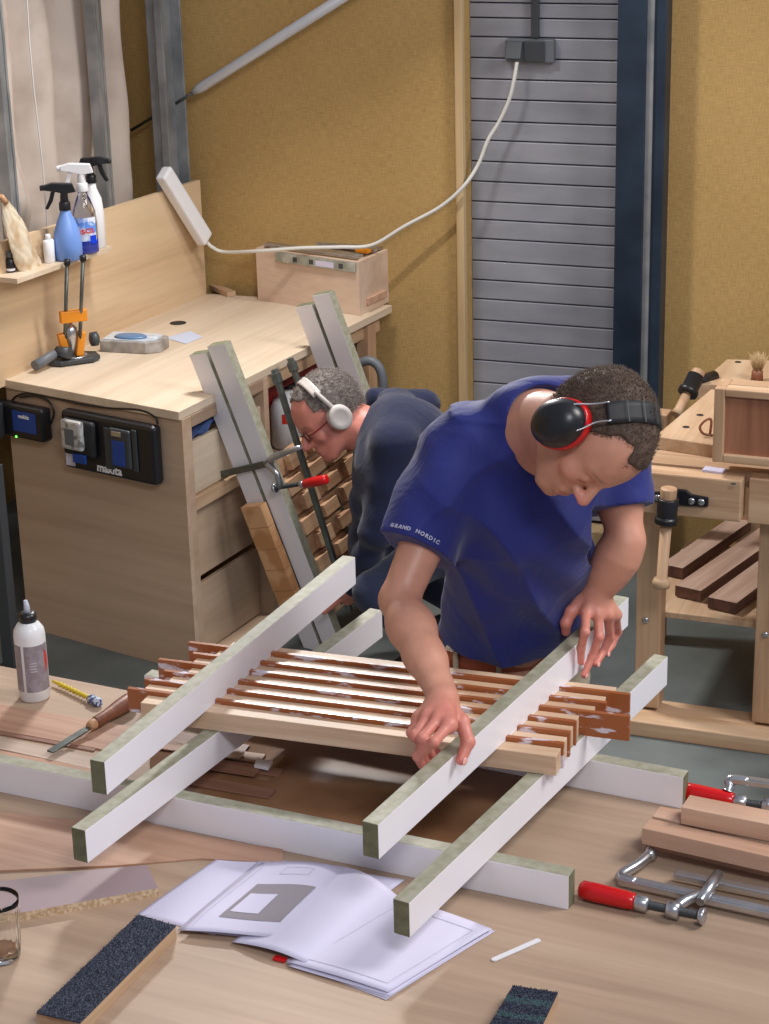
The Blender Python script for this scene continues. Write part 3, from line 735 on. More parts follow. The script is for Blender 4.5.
text_mesh('makita', 0.018, 'whiteink', c2 + ex * w2 * .24 + ez * h2 * 0.16 - ey * 0.053, TR, o2, 'lettering', 0.0006, align='CENTER', shear=0.1)
M['led'], nt_, b_ = new_mat('green_led'); b_.inputs['Emission Color'].default_value = (0.1, 1, 0.05, 1); b_.inputs['Emission Strength'].default_value = 3
MB().lathe([(0.004, 0), (0.003, 0.002)], c2 + ex * w2 * .10 - ez * h2 * 0.45 - ey * 0.05, TR, n=12).build('indicator_light', 'led', o2)
def fc(px, py, off=0.012): return face(px, py, off)
cb = smooth_path([fc(11, 408), fc(14, 398), fc(28, 393), fc(50, 397), fc(80, 404), fc(110, 408), fc(140, 410), fc(155, 417), fc(158, 424)], 8)
o = MB().tube(cb, 0.0035, 8).build('charger_cord', 'blackpl'); tag(o, 'black cord running over both chargers on the cabinet side', 'cord')
cb = smooth_path([fc(20, 397), fc(34, 396), fc(48, 401), fc(54, 412), fc(51, 424)], 8)
o = MB().tube(cb, 0.0035, 8).build('charger_cord', 'blackpl'); tag(o, 'short black cord curling down beside the smaller charger', 'cord')
# dark steel stand at the left edge
p = PY(13, 640, 5.15)
st = thing('machine_stand', (p.x, p.y, 0), 'dark steel upright standing at the left edge before the cabinet', 'stand')
a = PY(2, 438, 5.15); b = PY(13, 438, 5.15)
MB().box((p.x - 0.012, 5.15, 0.36), (0.045, 0.045, 0.72)).build('upright', 'dgrey', st, bevel=0.003)
MB().box((p.x - 0.012, 5.15, 0.006), (0.12, 0.12, 0.012)).build('foot_plate', 'dgrey', st)
# blue cloth in the drawer, red case and white jug on the under-shelf, grey hose
def fl(s, off, z): return B - ez * 0.9 + dB * s - nB * off + ez * z
def clothf(u, v):
    return fl(0.09 + 0.34 * u, 0.02 + 0.13 * v, 0.778 + 0.025 * math.sin(3.1 * u) + 0.010 * math.sin(21 * u + 9 * v) + 0.006 * math.sin(40 * v + 13 * u))
M['bluecloth'] = mat_plain('blue_cloth', rgb(62, 82, 130), 0.9)
o = MB().grid(clothf, 40, 20).build('blue_rag', 'bluecloth', solid=0.006); tag(o, 'crumpled blue rag in the open top of the cabinet drawer', 'cloth')
rc = thing('red_case', fl(0.95, 0.2, 0.54), 'dark red tool case on the shelf under the worktop', 'case')
M['darkred'] = mat_plain('dark_red', rgb(128, 22, 30), 0.45)
cc = fl(0.93, 0.26, 0.67)
MB().box(cc, (0.40, 0.25, 0.17), FRB).build('shell', 'darkred', rc, bevel=0.02)
MB().box(fl(0.93, 0.26, 0.762), (0.40, 0.26, 0.012), FRB).build('lid_seam', 'blackmat', rc, bevel=0.003)
MB().tube(smooth_path([fl(0.85, 0.13, 0.72), fl(0.85, 0.10, 0.735), fl(0.93, 0.10, 0.74), fl(1.01, 0.10, 0.735), fl(1.01, 0.13, 0.72)], 5), 0.008, 8).build('handle', 'blackmat', rc)
jg = thing('white_canister', fl(0.78, 0.07, 0.54), 'white canister with a red round label under the worktop', 'canister')
MB().lathe([(0.055, 0), (0.062, 0.01), (0.062, 0.14), (0.05, 0.17), (0.028, 0.185), (0.026, 0.20)], fl(0.78, 0.075, 0.54), n=28).build('body', 'whitepl', jg)
vv = -fl(0.78, 0.075, 0); vv.z = 0; aj = math.atan2(vv.y, vv.x)
label_arc(jg, fl(0.78, 0.075, 0.54), 0.0628, 0.10, 0.135, aj, 0.35, 'redink')
o = MB().tube(smooth_path([PY(345, 372, 6.40), PY(366, 361, 6.40), PY(378, 366, 6.40), PY(383, 382, 6.40), PY(382, 402, 6.40), PY(382, 430, 6.40), PY(384, 470, 6.40), PY(386, 520, 6.40), PZ(395, 555, 0.03), PZ(430, 560, 0.03)], 8), 0.017, 14).build('vacuum_hose', 'greypl')
tag(o, 'grey vacuum hose curving behind the crouching man', 'hose')
# ------------------------------------------------------------------ joiner's bench on the right
wbn = thing('joinery_bench', (-1.0, 5.6, 0), 'solid wooden joinery bench with a front vise, right of the standing man', 'workbench')
def bb(x0, x1, y0, y1, z0, z1, name, mat, par, bevel=0.003):
    c = Vector(((x0 + x1) / 2, (y0 + y1) / 2, (z0 + z1) / 2))
    return MB().box(c, (x1 - x0, y1 - y0, z1 - z0)).build(name, mat, par, bevel=bevel, origin=c)
bb(-1.365, -0.1, 5.405, 5.60, 0.80, 0.85, 'bench_top', 'oakX', wbn)
jaw = bb(-1.365, -1.01, 5.315, 5.385, 0.725, 0.85, 'vise_jaw', 'oakX', wbn, 0.005)
bb(-0.995, -0.1, 5.345, 5.40, 0.715, 0.85, 'front_apron', 'oakX', wbn)
for px0, lab in ((-1.335, 1), (-0.975, 2), (-0.2, 3)):
    bb(px0, px0 + 0.075, 5.43, 5.50, 0.05, 0.80, 'leg', 'oakZ', wbn, 0.004)
    MB().lathe([(0.010, 0), (0.010, 0.003), (0.006, 0.006)], (px0 + 0.030, 5.43, 0.34), Matrix.Rotation(R(90), 3, 'X'), n=14).build('bolt', 'steel', wbn)
    xr_ = px0 - (.13 if px0 < -1.2 else .10); bb(xr_, xr_ + 0.075, 6.02, 6.09, 0.0, 0.80, 'leg', 'oakZ', wbn, 0.004)
bb(-1.42, -0.1, 5.33, 5.42, 0.0, 0.05, 'foot_rail', 'oakX', wbn, 0.004)
bb(-1.40, -0.1, 5.42, 5.52, 0.0, 0.04, 'foot_rail', 'oakX', wbn, 0.004)
bb(-1.335, -0.1, 5.50, 6.10, 0.325, 0.345, 'under_shelf', 'oakY', wbn)
# tapered top slab behind the step
q = [PZ(655, 436, .89), PZ(769, 453, .89), PZ(900, 474, .89), PZ(870, 405, .89), PZ(711, 389, .89)]
m = MB(); m.prism([(v.x, v.y) for v in q], 0.848, 0.89)
m.build('bench_slab', 'oakY', wbn, bevel=0.003)
for (x, y) in ((700, 415), (686, 427)):
    MB().lathe([(0.011, 0), (0.011, 0.0006)], PZ(x, y, .8905), n=16).build('dog_hole', 'blackmat', wbn)
for (x, y) in ((658, 449), (733, 484)):
    MB().lathe([(0.009, 0), (0.009, 0.0006)], PZ(x, y, .8505), n=16).build('dog_hole', 'blackmat', wbn)
# front vise
def vise(par, plate_c, w, cap_top, rod_end, s=1.0):
    Fx = Matrix.Identity(3)
    m = MB()
    poly = [(-w * .5, -0.012), (-w * .5, 0.012), (-w * .25, 0.016), (-0.02, 0.030), (0.03, 0.030), (w * .25, 0.018), (w * .5, 0.014), (w * .5, -0.014), (w * .2, -0.018), (-w * .2, -0.018)]
    F4 = Matrix.Translation(plate_c) @ Matrix(((1, 0, 0, 0), (0, 0, -1, 0), (0, 1, 0, 0), (0, 0, 0, 1)))
    m.prism(poly[::-1], 0.0, 0.012, F4); pl = m.build('vise_plate', 'blackpl', par, bevel=0.003)
    for k in (-0.42, -0.27, 0.25, 0.40):
        MB().lathe([(0.010, 0), (0.010, 0.003), (0.006, 0.005)], plate_c + Vector((k * w, -0.012, 0)), Matrix.Rotation(R(90), 3, 'X'), n=14).build('bolt', 'steel', pl)
    d = (rod_end - cap_top).normalized()
    MB().cyl(cap_top, cap_top + d * 0.05 * s, 0.024 * s, 0.022 * s, 22).build('handle_cap', 'oakZ', par, bevel=0.004)
    m = MB(); m.tube([cap_top + d * 0.030 * s, cap_top + d * 0.034 * s, cap_top + d * 0.085 * s, cap_top + d * 0.09 * s, cap_top + d * 0.105 * s], [0.029 * s, 0.031 * s, 0.029 * s, 0.034 * s, 0.034 * s], 22)
    hub = m.build('vise_hub', 'blackpl', par, bevel=0.002)
    hc = cap_top + d * 0.06 * s
    MB().cyl(hc, Vector((hc.x, plate_c.y, hc.z)), 0.02 * s, 0.024 * s, 18).build('screw_boss', 'blackpl', par)
    m = MB(); L_ = (rod_end - cap_top).length
    m.tube([cap_top + d * 0.10 * s, cap_top + d * (L_ - 0.035), cap_top + d * (L_ - 0.03), cap_top + d * (L_ - 0.02), rod_end - d * 0.004, rod_end], [0.0165 * s, 0.0155 * s, 0.022 * s, 0.027 * s, 0.024 * s, 0.012 * s], 20)
    m.build('vise_rod', 'oakZ', par)
pc = PY(676, 498, 5.315)
vise(wbn, pc, 0.19, PY(669, 488, 5.24), PY(661, 588, 5.24))
# second bench behind
wb2 = thing('joinery_bench', (-1.0, 6.45, 0), 'far wooden bench top with a black-hubbed vise against the ochre wall', 'workbench')
q = [PZ(698, 384, .89), PZ(711, 384, .89), PZ(900, 402, .89), PZ(900, 364, .89), PZ(727, 359, .89)]
m = MB(); m.prism([(v.x, v.y) for v in q], 0.84, 0.89)
m.build('bench_top', 'oakY', wb2, bevel=0.003)
bb(-1.24, -1.17, 6.50, 6.57, 0, 0.84, 'leg', 'oakZ', wb2); bb(-0.45, -0.38, 6.50, 6.57, 0, 0.84, 'leg', 'oakZ', wb2)
bb(-1.20, -1.13, 6.25, 6.32, 0, 0.84, 'leg', 'oakZ', wb2); bb(-0.45, -0.38, 6.25, 6.32, 0, 0.84, 'leg', 'oakZ', wb2)
for (x, y) in ((738, 362), (708, 380)):
    MB().lathe([(0.011, 0), (0.011, 0.0006)], PZ(x, y, .8905), n=16).build('dog_hole', 'blackmat', wb2)
ct = PY(699, 371, 6.12); re_ = PY(676, 415, 6.0); d = (re_ - ct).normalized()
MB().cyl(ct, ct + d * 0.03, 0.022, n=20).build('handle_cap', 'oakZ', wb2, bevel=0.003)
MB().tube([ct + d * .02, ct + d * .07, ct + d * .075, ct + d * .09], [.028, .027, .033, .033], 20).build('vise_hub', 'blackpl', wb2)
MB().cyl(ct + d * .05, ct + d * .05 + Vector((0.05, 0.10, 0)), 0.02, n=16).build('screw_boss', 'blackpl', wb2)
MB().tube([ct + d * .08, re_ - d * 0.02, re_], [.015, .015, .02], 18).build('vise_rod', 'oakZ', wb2)
# reddish panelled drawer standing on the bench
x0 = PZ(712, 462, .8905).x; yb = PZ(712, 462, .8905).y; zt = PY(711, 388, yb).z
fb = thing('wooden_drawer', (x0 + .2, yb + .06, .89), 'wooden drawer with a red-brown panel standing on edge on the bench', 'drawer')
W_ = 0.42; th = 0.03
bb(x0, x0 + th, yb, yb + 0.11, .891, zt, 'side_board', 'oakZ', fb)
bb(x0 + W_ - th, x0 + W_, yb, yb + 0.11, .891, zt, 'side_board', 'oakZ', fb)
bb(x0 + th, x0 + W_ - th, yb, yb + 0.05, zt - 0.022, zt, 'top_board', 'oakX', fb)
bb(x0 + th, x0 + W_ - th, yb + 0.056, yb + 0.11, zt - 0.022, zt, 'top_board', 'oakX', fb)
bb(x0 + th, x0 + W_ - th, yb, yb + 0.11, .891, .915, 'bottom_board', 'oakX', fb)
M['redpanel'] = mat_wood('red_brown_panel', rgb(150, 88, 54), rgb(172, 106, 68), rgb(184, 120, 80), 'Z', 0.6, 0.5, 0.1)
bb(x0 + th, x0 + W_ - th, yb + 0.014, yb + 0.024, .915, zt - 0.022, 'panel', 'redpanel', fb, 0)
sp_ = PZ(706, 436, .8905)
o = MB().tube(smooth_path([sp_ + Vector((0.02, 0, 0.004)), sp_ + Vector((-0.006, -0.01, 0.010)), sp_ + Vector((-0.016, -0.012, 0.03)), sp_ + Vector((0.0, -0.01, 0.052)), sp_ + Vector((0.014, 0, 0.05)), sp_ + Vector((0.012, 0, 0.008))], 6), 0.004, 8).build('leather_loop', 'mahog')
tag(o, 'small brown leather loop beside the standing drawer on the bench', 'loop')
o = MB().box(PZ(714, 471, .8505) + ez * 0.003, (0.06, 0.035, 0.006), Matrix.Rotation(R(-6), 3, 'Z')).build('paper_slip', 'paper'); tag(o, 'tiny white paper slip on the bench under the drawer corner', 'paper')
bc = PZ(757, 380, .8905)
br = thing('bench_brush', bc, 'small brush with pale splayed bristles standing on the far bench', 'brush')
MB().tube([bc + Vector((0, 0, 0)), bc + Vector((0, 0, 0.03)), bc + Vector((0, 0, 0.036))], [0.02, 0.018, 0.010], 16).build('brush_base', 'mahog', br)
rnd = random.Random(5); m = MB()
for k in range(150):
    a = rnd.random() * 6.28; r0 = rnd.random() * .014; r1 = r0 * 2.3 + .002
    m.tube([bc + Vector((r0 * math.cos(a), r0 * math.sin(a), 0.03)), bc + Vector((r1 * math.cos(a), r1 * math.sin(a), 0.07 + rnd.random() * .022))], [0.0009, 0.0004], 4)
m.build('bristles', 'ochreedge', br)
# planks on the lower shelf
def slab(p_near, p_far, w, h, name, mats, label, cat, group=None, par=None, bevel=0.0015, axis_up=(0, 0, 1), endmat=True, side=None):
    """bar whose top centre line runs p_near -> p_far. mats: [long sides, top+bottom, ends]"""
    ax = (p_far - p_near).normalized(); F = frame(ax, axis_up); up = F @ Vector((0, 0, 1))
    c = (p_near + p_far) / 2 - up * h / 2
    mi = [1, 1, 0, 0, 2, 2]
    m = MB().box(c, ((p_far - p_near).length, w, h), F, mi)
    o = m.build(name, mats, par, bevel=bevel, origin=c, rot=F)
    if label: tag(o, label, cat, group)
    return o
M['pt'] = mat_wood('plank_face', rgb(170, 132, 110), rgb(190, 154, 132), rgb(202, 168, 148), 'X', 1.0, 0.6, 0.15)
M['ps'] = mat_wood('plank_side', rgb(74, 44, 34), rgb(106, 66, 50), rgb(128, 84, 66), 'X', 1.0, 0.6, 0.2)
zp = 0.385
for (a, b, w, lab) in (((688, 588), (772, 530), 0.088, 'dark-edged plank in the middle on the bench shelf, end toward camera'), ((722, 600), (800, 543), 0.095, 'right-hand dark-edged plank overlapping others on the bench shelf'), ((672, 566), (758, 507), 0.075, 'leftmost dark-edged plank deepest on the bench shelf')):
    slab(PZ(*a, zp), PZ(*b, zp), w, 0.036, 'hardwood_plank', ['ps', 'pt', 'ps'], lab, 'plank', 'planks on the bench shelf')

# ------------------------------------------------------------------ the big work table in front
yt = R(-4.6); ux = Vector((math.cos(yt), math.sin(yt), 0)); uy = Vector((-ux.y, ux.x, 0)); TF = Matrix((ux, uy, ez)).transposed()
ZT = 0.90
k0 = PZ(130, 692, ZT); k1 = PZ(690, 797, ZT)
tb = thing('work_table', (-1.2, 2.8, 0), 'large plywood work table in the foreground carrying beams and papers', 'table')
backy = (k0.dot(uy) + k1.dot(uy)) / 2
def TT(x, y, z=ZT): return ux * x + uy * y + ez * z
M['tabletop'] = mat_wood('worn_table_ply', rgb(166, 134, 106), rgb(182, 150, 120), rgb(192, 162, 132), 'X', 0.5, 0.55, 0.34)
xa, xb = -3.1, 0.45; ya = backy - 1.75
c = TT((xa + xb) / 2, (ya + backy) / 2, ZT - 0.02)
MB().box(c, (xb - xa, backy - ya, 0.04), TF).build('table_top', 'tabletop', tb, origin=c, rot=TF, bevel=0.002)
for x in (xa + .15, xb - .15):
    for y in (ya + .15, backy - .15):
        MB().box(TT(x, y, 0.43), (0.08, 0.08, 0.86), TF).build('leg', 'oakZ', tb, bevel=0.003)
for y in (ya + .15, backy - .15):
    c = TT((xa + xb) / 2, y, 0.80); MB().box(c, (xb - xa - 0.38, 0.035, 0.12), TF).build('apron', 'oakX', tb, origin=c, rot=TF)

def sheet(pts, z0, t, name, mats, label, cat, group=None, bevel=0.0006, edge_mi=0):
    """flat piece on the table, pts = photo outline of its top face"""
    q = [PZ(x, y, z0 + t) for x, y in pts]
    a = Vector((0, 0, 0))
    for i in range(len(q)): a += q[i].cross(q[(i + 1) % len(q)])
    if a.z < 0: q = q[::-1]
    n = len(q); lo = [Vector((v.x, v.y, z0)) for v in q]
    m = MB(); m.add(lo + q, [tuple(range(n))[::-1]], edge_mi); m.add(q, [tuple(range(n))], 0)
    m.add(lo + q, [(k, (k + 1) % n, n + (k + 1) % n, n + k) for k in range(n)], edge_mi)
    bm = m; c = sum(q, Vector()) / n
    o = m.build(name, mats, None, origin=Vector((c.x, c.y, z0)), rot=TF)
    mm = bmesh.new(); mm.from_mesh(o.data); bmesh.ops.remove_doubles(mm, verts=mm.verts, dist=1e-5); bmesh.ops.recalc_face_normals(mm, faces=mm.faces); mm.to_mesh(o.data); mm.free()
    if bevel: b = o.modifiers.new('bevel', 'BEVEL'); b.width = bevel; b.segments = 1
    if label: tag(o, label, cat, group)
    return o
M['gloss'] = mat_patchy('glossy_shade_film', rgb(120, 84, 58), rgb(156, 118, 88), 5, 0.12, 0.35, 0.7, 6, rough2=0.08)  # glossy film; its brown also paints the shade under the lattice
sheet([(150, 742), (300, 722), (560, 768), (500, 836), (470, 858), (150, 790)], ZT, 0.003, 'shade_film_sheet', ['gloss'], 'glossy film, browned to carry lattice shade, on the table under the slatted lattice', 'board')
# veneer strips left
G_ = 'thin wooden strips left on the table'
def strip(y_left, pr, hpx, z0, mat, lab, x0=-60, t=0.003, xs=None):
    xr, yr = pr; sl = (yr - y_left) / (xr - 0)
    p = [(x0, y_left + sl * x0), (xr, yr), (xr - hpx * .7, yr + hpx), (x0, y_left + sl * x0 + hpx)]
    if xs is not None: p = [(xs, y_left + sl * xs), (xr, yr), (xr - hpx * .8, yr + hpx), (xs - hpx * .8, y_left + sl * xs + hpx)]
    return sheet(p, z0, t, 'wood_strip', [mat], lab, 'wood strip', G_)
M['paleboard'] = mat_wood('pale_board', rgb(184, 152, 130), rgb(204, 176, 152), rgb(214, 190, 168), 'X', 0.6, 0.55, 0.2)
strip(704, (140, 728), 25, ZT, 'veneer', 'wide reddish strip running under the chisel and bottle shadow', t=0.004)
strip(731, (96, 748), 3, ZT, 'veneer_d', 'dark gap between strips, laid as a thin dark piece below the chisel blade')  # dark gap between the strips, its shade put in as a sliver
strip(737, (110, 760), 11, ZT, 'paleboard', 'pale board strip between chisel tip and long white beam')
strip(750, (120, 774), 6, ZT, 'veneer', 'narrow reddish strip right along the top of the long white beam')
strip(700, (250, 745), 12, ZT + .004, 'veneer_d', 'dark strip passing under the two left beams', xs=165)
strip(718, (266, 754), 8, ZT + .004, 'veneer', 'reddish strip ending near the white wedge by the glossy film', xs=120)
strip(722, (284, 769), 7, ZT + .0035, 'veneer_d', 'dark strip reaching farthest right over the glossy film', xs=205)
strip(726, (262, 766), 10, ZT + .008, 'veneer_d', 'stubby dark strip between the farthest strip and the lowest', xs=190)
strip(742, (276, 789), 9, ZT + .004, 'veneer_d', 'lowest dark strip beside the top of the long white beam', xs=172)
strip(735, (245, 752), 6, ZT + .011, 'paleboard', 'pale strip lying across the dark strips', xs=215, t=0.002)
o = sheet([(257, 758), (273, 761), (268, 768), (254, 765)], ZT + .0115, 0.006, 'white_wedge', ['white'], 'tiny white wedge lying on the strips by the glossy film', 'wedge')
# broad veneer board
sheet([(-60, 806), (60, 818), (135, 818), (200, 836), (283, 849), (283, 862), (200, 858), (120, 865), (-60, 873)], ZT, 0.004, 'veneer_board', ['veneer'], 'broad reddish veneer board lying below the long white beam', 'board')
M['mauve'] = mat_plain('mauve_laminate', rgb(158, 138, 142), 0.35, noise=0.06, nscale=6)
M['chip'] = mat_patchy('chipboard_edge', rgb(190, 160, 124), rgb(222, 200, 168), 160, 0.9, 0.4, 0.6, 2)
sheet([(-40, 886), (110, 868), (147, 865), (158, 888), (25, 912), (-40, 922)], ZT, 0.016, 'laminated_offcut', ['mauve', 'chip'], 'mauve laminated chipboard offcut left of the papers', 'offcut', edge_mi=1, bevel=0)

# long beams on the table
WM = ['white', 'green', 'greenend']
def beam(pn, pf, zt, w, h, label, group=None, mats=WM, bevel=0.0012):
    return slab(PZ(*pn, zt), PZ(*pf, zt), w, h, 'white_beam', mats, label, 'beam', group, bevel=bevel)
a = PZ(-40, 745, ZT + .066); b = PZ(572, 872, ZT + .066)
a = PZ(-60, 746, ZT + .066)
slab(a, b, 0.032, 0.066, 'white_beam', ['white', 'greengalv' if False else 'green', 'greenend'], 'longest white beam lying across the front of the table', 'beam')
M['frostgalv'] = mat_patchy('scuffed_top', rgb(150, 156, 132), rgb(198, 204, 200), 12, 0.35, 0.42, 0.6, 8)
b2 = PZ(686, 774, ZT + .066); a2 = PZ(148, 672, ZT + .066)
slab(a2, b2, 0.032, 0.066, 'white_beam', WM, 'white beam lying along the back edge of the table under the lattice', 'beam')
# two lower cross beams, then the two upper ones
Z1 = ZT + .130; Z2 = Z1 + .104
beam((78, 829), (376, 609), Z1 + 0.0, 0.030, 0.064, 'lower left cross beam, its near end hanging below the upper left beam')
beam((401, 901), (661, 655), Z1 + 0.0, 0.030, 0.064, 'lower right cross beam, nearest the loose papers')
beam((97, 761), (349, 556), Z2, 0.030, 0.064, 'upper left white beam resting on the slatted lattice')
BN, BF = (370, 823), (622, 596)
beam(BN, BF, Z2, 0.030, 0.064, 'upper right white beam gripped by the man in the blue shirt')

# slatted lattice
M['glued'] = mat_patchy('red_brown_glued', rgb(158, 92, 52), rgb(214, 206, 216), 16, 0.25, 0.57, 0.62, 5, stretch=(1.0, 3, 3), bump=0.1)
fl_ = PZ(140, 703, Z1 + .04); fr_ = PZ(556, 757, Z1 + .04)
sx = (fr_ - fl_).normalized(); sy = Vector((-sx.y, sx.x, 0)); SFm = Matrix((sx, sy, ez)).transposed()
x0 = fl_.dot(sx); x1 = fr_.dot(sx); y0 = fl_.dot(sy)
pitch = 0.047; GS = 'pale slats of the lattice'; GF = 'red-brown fins between the slats'
ordn = ['nearest', 'second nearest', 'third nearest', 'middle', 'third farthest', 'second farthest', 'farthest']
def pos(x, y, z): return sx * x + sy * y + ez * z
for k in range(7):
    dxl = [0, -.02, .01, .03, .02, .05, .06][k]; dxr = [0, 0.0, 0.0, 0.0, 0.02, 0.03, 0.04][k]
    yc = y0 + 0.019 + pitch * k
    c = pos((x0 + dxl + x1 + dxr) / 2, yc, Z1 + .0205)
    L_ = x1 + dxr - x0 - dxl
    o = MB().box(c, (L_, 0.0355, 0.039), SFm).build('oak_slat', 'oak', origin=c, rot=SFm, bevel=0.0012)
    tag(o, f'pale oak slat of the lattice, {ordn[k]} to the camera of the seven' if 'near' in ordn[k] else (f'pale oak slat of the lattice, {ordn[k]} one of the seven' if k == 3 else f'pale oak slat of the lattice, {ordn[k]} from the camera of the seven'), 'slat', GS)
finx = [(-0.045, 0.004), (-0.03, 0.004), (-0.01, 0.004), (-0.045, 0.095), (0.01, 0.04), (-0.02, 0.075)]
ordf = ['nearest', 'second nearest', 'third nearest', 'third farthest', 'second farthest', 'farthest']
for k in range(6):
    l_, r_ = finx[k]
    yc = y0 + 0.019 + pitch * (k + .5)
    c = pos((x0 + l_ + x1 + r_) / 2, yc, Z1 + .0265 - 0.004 * (k == 3))
    L_ = x1 + r_ - x0 - l_
    hh = 0.050
    rr = SFm @ Matrix.Rotation(R((-1) ** k * 1.0), 3, 'X')
    o = MB().box(pos((x0 + l_ + x1 + r_) / 2, yc, Z1 + .0235), (L_, 0.010, hh), rr).build('glued_fin', 'glued', origin=c, rot=rr, bevel=0.0006)
    tag(o, f'glue-smeared red-brown strip between lattice slats, {ordf[k]} of the six', 'strip', GF)

# ------------------------------------------------------------------ things on the table
c = PZ(35, 697, ZT)
gb = thing('glue_bottle', c, 'white glue bottle with a black cap and grey label at the table edge', 'bottle')
hB = 0.182
MB().lathe([(0.030, 0), (0.0335, 0.004), (0.0335, hB * .80), (0.032, hB * .87), (0.024, hB * .94), (0.018, hB * .965), (0.018, hB * .98)], c, n=36).build('body', 'whitepl', gb)
MB().lathe([(0.0185, 0), (0.0185, 0.018), (0.011, 0.020)], c + ez * hB * .975, n=28).build('cap', 'blackpl', gb)
MB().tube([c + ez * (hB + .012), c + ez * (hB + .03), c + ez * (hB + .042) - ux * .002], [0.0075, 0.006, 0.004], 12).build('nozzle', 'paperblue', gb)
v_ = -c; v_.z = 0; ab = math.atan2(v_.y, v_.x)
M['greylab'] = mat_patchy('grey_label', rgb(138, 128, 134), rgb(150, 142, 150), 60, 0.4)
label_arc(gb, c, 0.0338, hB * .14, hB * .72, ab + 0.42, 0.90, 'greylab')
label_arc(gb, c, 0.0338, hB * .14, hB * .72, ab - 1.05, 0.38, 'greylab')
n_ = 12
o = MB().grid(lambda u, v: (c.x + .0342 * math.cos(ab + .92 + .30 * u * math.sin(v * 3.1)), c.y + .0342 * math.sin(ab + .92 + .30 * u * math.sin(v * 3.1)), c.z + hB * (.36 + .3 * v)), 6, 10).build('flame_mark', 'redink', gb)
text_on('LIJM', 0.014, 'whiteink', c, .0342, hB * .3, ab - 1.02, gb, .0002, tilt=R(90)) if False else None
for kk in range(4):
    label_arc(gb, c, 0.0341, hB * (.40 + .035 * kk), hB * (.405 + .035 * kk), ab + .10 - .02 * kk, 0.22, 'whiteink', 'label_line', 4)
# yellow mixing auger
a = PZ(53, 681, ZT + .010); b = PZ(100, 703, ZT + .010); d = (b - a)
ya_ = thing('mixing_nozzle', a, 'yellow spiral nozzle with a blue-white end between bottle and chisel', 'nozzle')
n = 60; pts = [a + d * (k / n) * .8 for k in range(n + 1)]; rs = [0.003 + (0.0035 * (0.5 + 0.5 * math.sin(k * 1.15)) if k > 10 else 0.001 * k / 10) for k in range(n + 1)]
MB().tube(pts, rs, 10).build('spiral', 'yellow', ya_)
M['bluewhite'] = mat_patchy('blue_white_print', rgb(70, 92, 140), rgb(206, 212, 224), 120, 0.4, 0.48, 0.52, 2)
MB().tube([a + d * .78, a + d * .80, a + d * .96, a + d], [0.006, 0.0105, 0.0105, 0.008], 8).build('end_cap', 'bluewhite', ya_)
# chisel
t0 = PZ(50, 751, ZT + .016); t1 = PZ(90, 726, ZT + .020); t2 = PZ(133, 699, ZT + .020); d1 = (t1 - t0).normalized(); d2 = (t2 - t1).normalized(); L_ = (t2 - t1).length
ch = thing('chisel', t1, 'wood chisel with a dark brown handle lying on the reddish strip', 'chisel')
F = frame(d1); F4 = Matrix.Translation(t0) @ F.to_4x4()
m = MB(); ln = (t1 - t0).length
m.prism([(0, -.0085), (ln * .85, -.0085), (ln, -.004), (ln, .004), (ln * .85, .0085), (0, .0085)], -0.004, 0.0, F4); m.build('blade', 'darksteel', ch, bevel=0.0006)
MB().tube([t1 - d2 * .004, t1 + d2 * .002, t1 + d2 * .012, t1 + d2 * .014], [0.008, .0105, .0115, .011], 18).build('ferrule', 'yellowbrass' if False else 'blocks', ch)
MB().tube([t1 + d2 * .013, t1 + d2 * .02, t1 + d2 * L_ * .35, t1 + d2 * L_ * .65, t1 + d2 * L_ * .9, t1 + d2 * (L_ - .003), t2], [.011, .0125, .0125, .0165, .0185, .016, .009], 20).build('handle', 'mahog', ch)
# ribbed tumbler
c = PZ(2, 957, ZT)
gl = thing('glass_tumbler', c, 'ribbed clear glass tumbler at the left edge of the table', 'glass')
m = MB(); n = 72
def rib(r, z, k): return r * (1 + (0.018 * math.cos(k / n * 2 * math.pi * 24) if 0.01 < z < 0.10 else 0))
prof = [(0.026, 0.0), (0.031, 0.003), (0.0325, 0.02), (0.035, 0.07), (0.0365, 0.100), (0.037, 0.112)]
inn = [(0.0361, 0.112), (0.0352, 0.100), (0.0337, 0.07), (0.0308, 0.02), (0.029, 0.010), (0.001, 0.009)]
allp = prof + inn; vs = []
for r, z in allp:
    for k in range(n):
        a_ = 2 * math.pi * k / n; rr_ = rib(r, z, k) if (r, z) in prof else r
        vs.append(c + Vector((rr_ * math.cos(a_), rr_ * math.sin(a_), z)))
fs = [(i * n + k, i * n + (k + 1) % n, (i + 1) * n + (k + 1) % n, (i + 1) * n + k) for i in range(len(allp) - 1) for k in range(n)]
fs.append(tuple(range(n))[::-1]); fs.append(tuple((len(allp) - 1) * n + k for k in range(n)))
m.add(vs, fs, 0, True); m.build('glass', 'glass', gl)
M['tea'] = mat_plain('brown_dregs', rgb(140, 96, 60), 0.3)
MB().lathe([(0.027, .0095), (0.0285, 0.015), (0.001, 0.0155)], c, n=32).build('dregs', 'tea', gl)
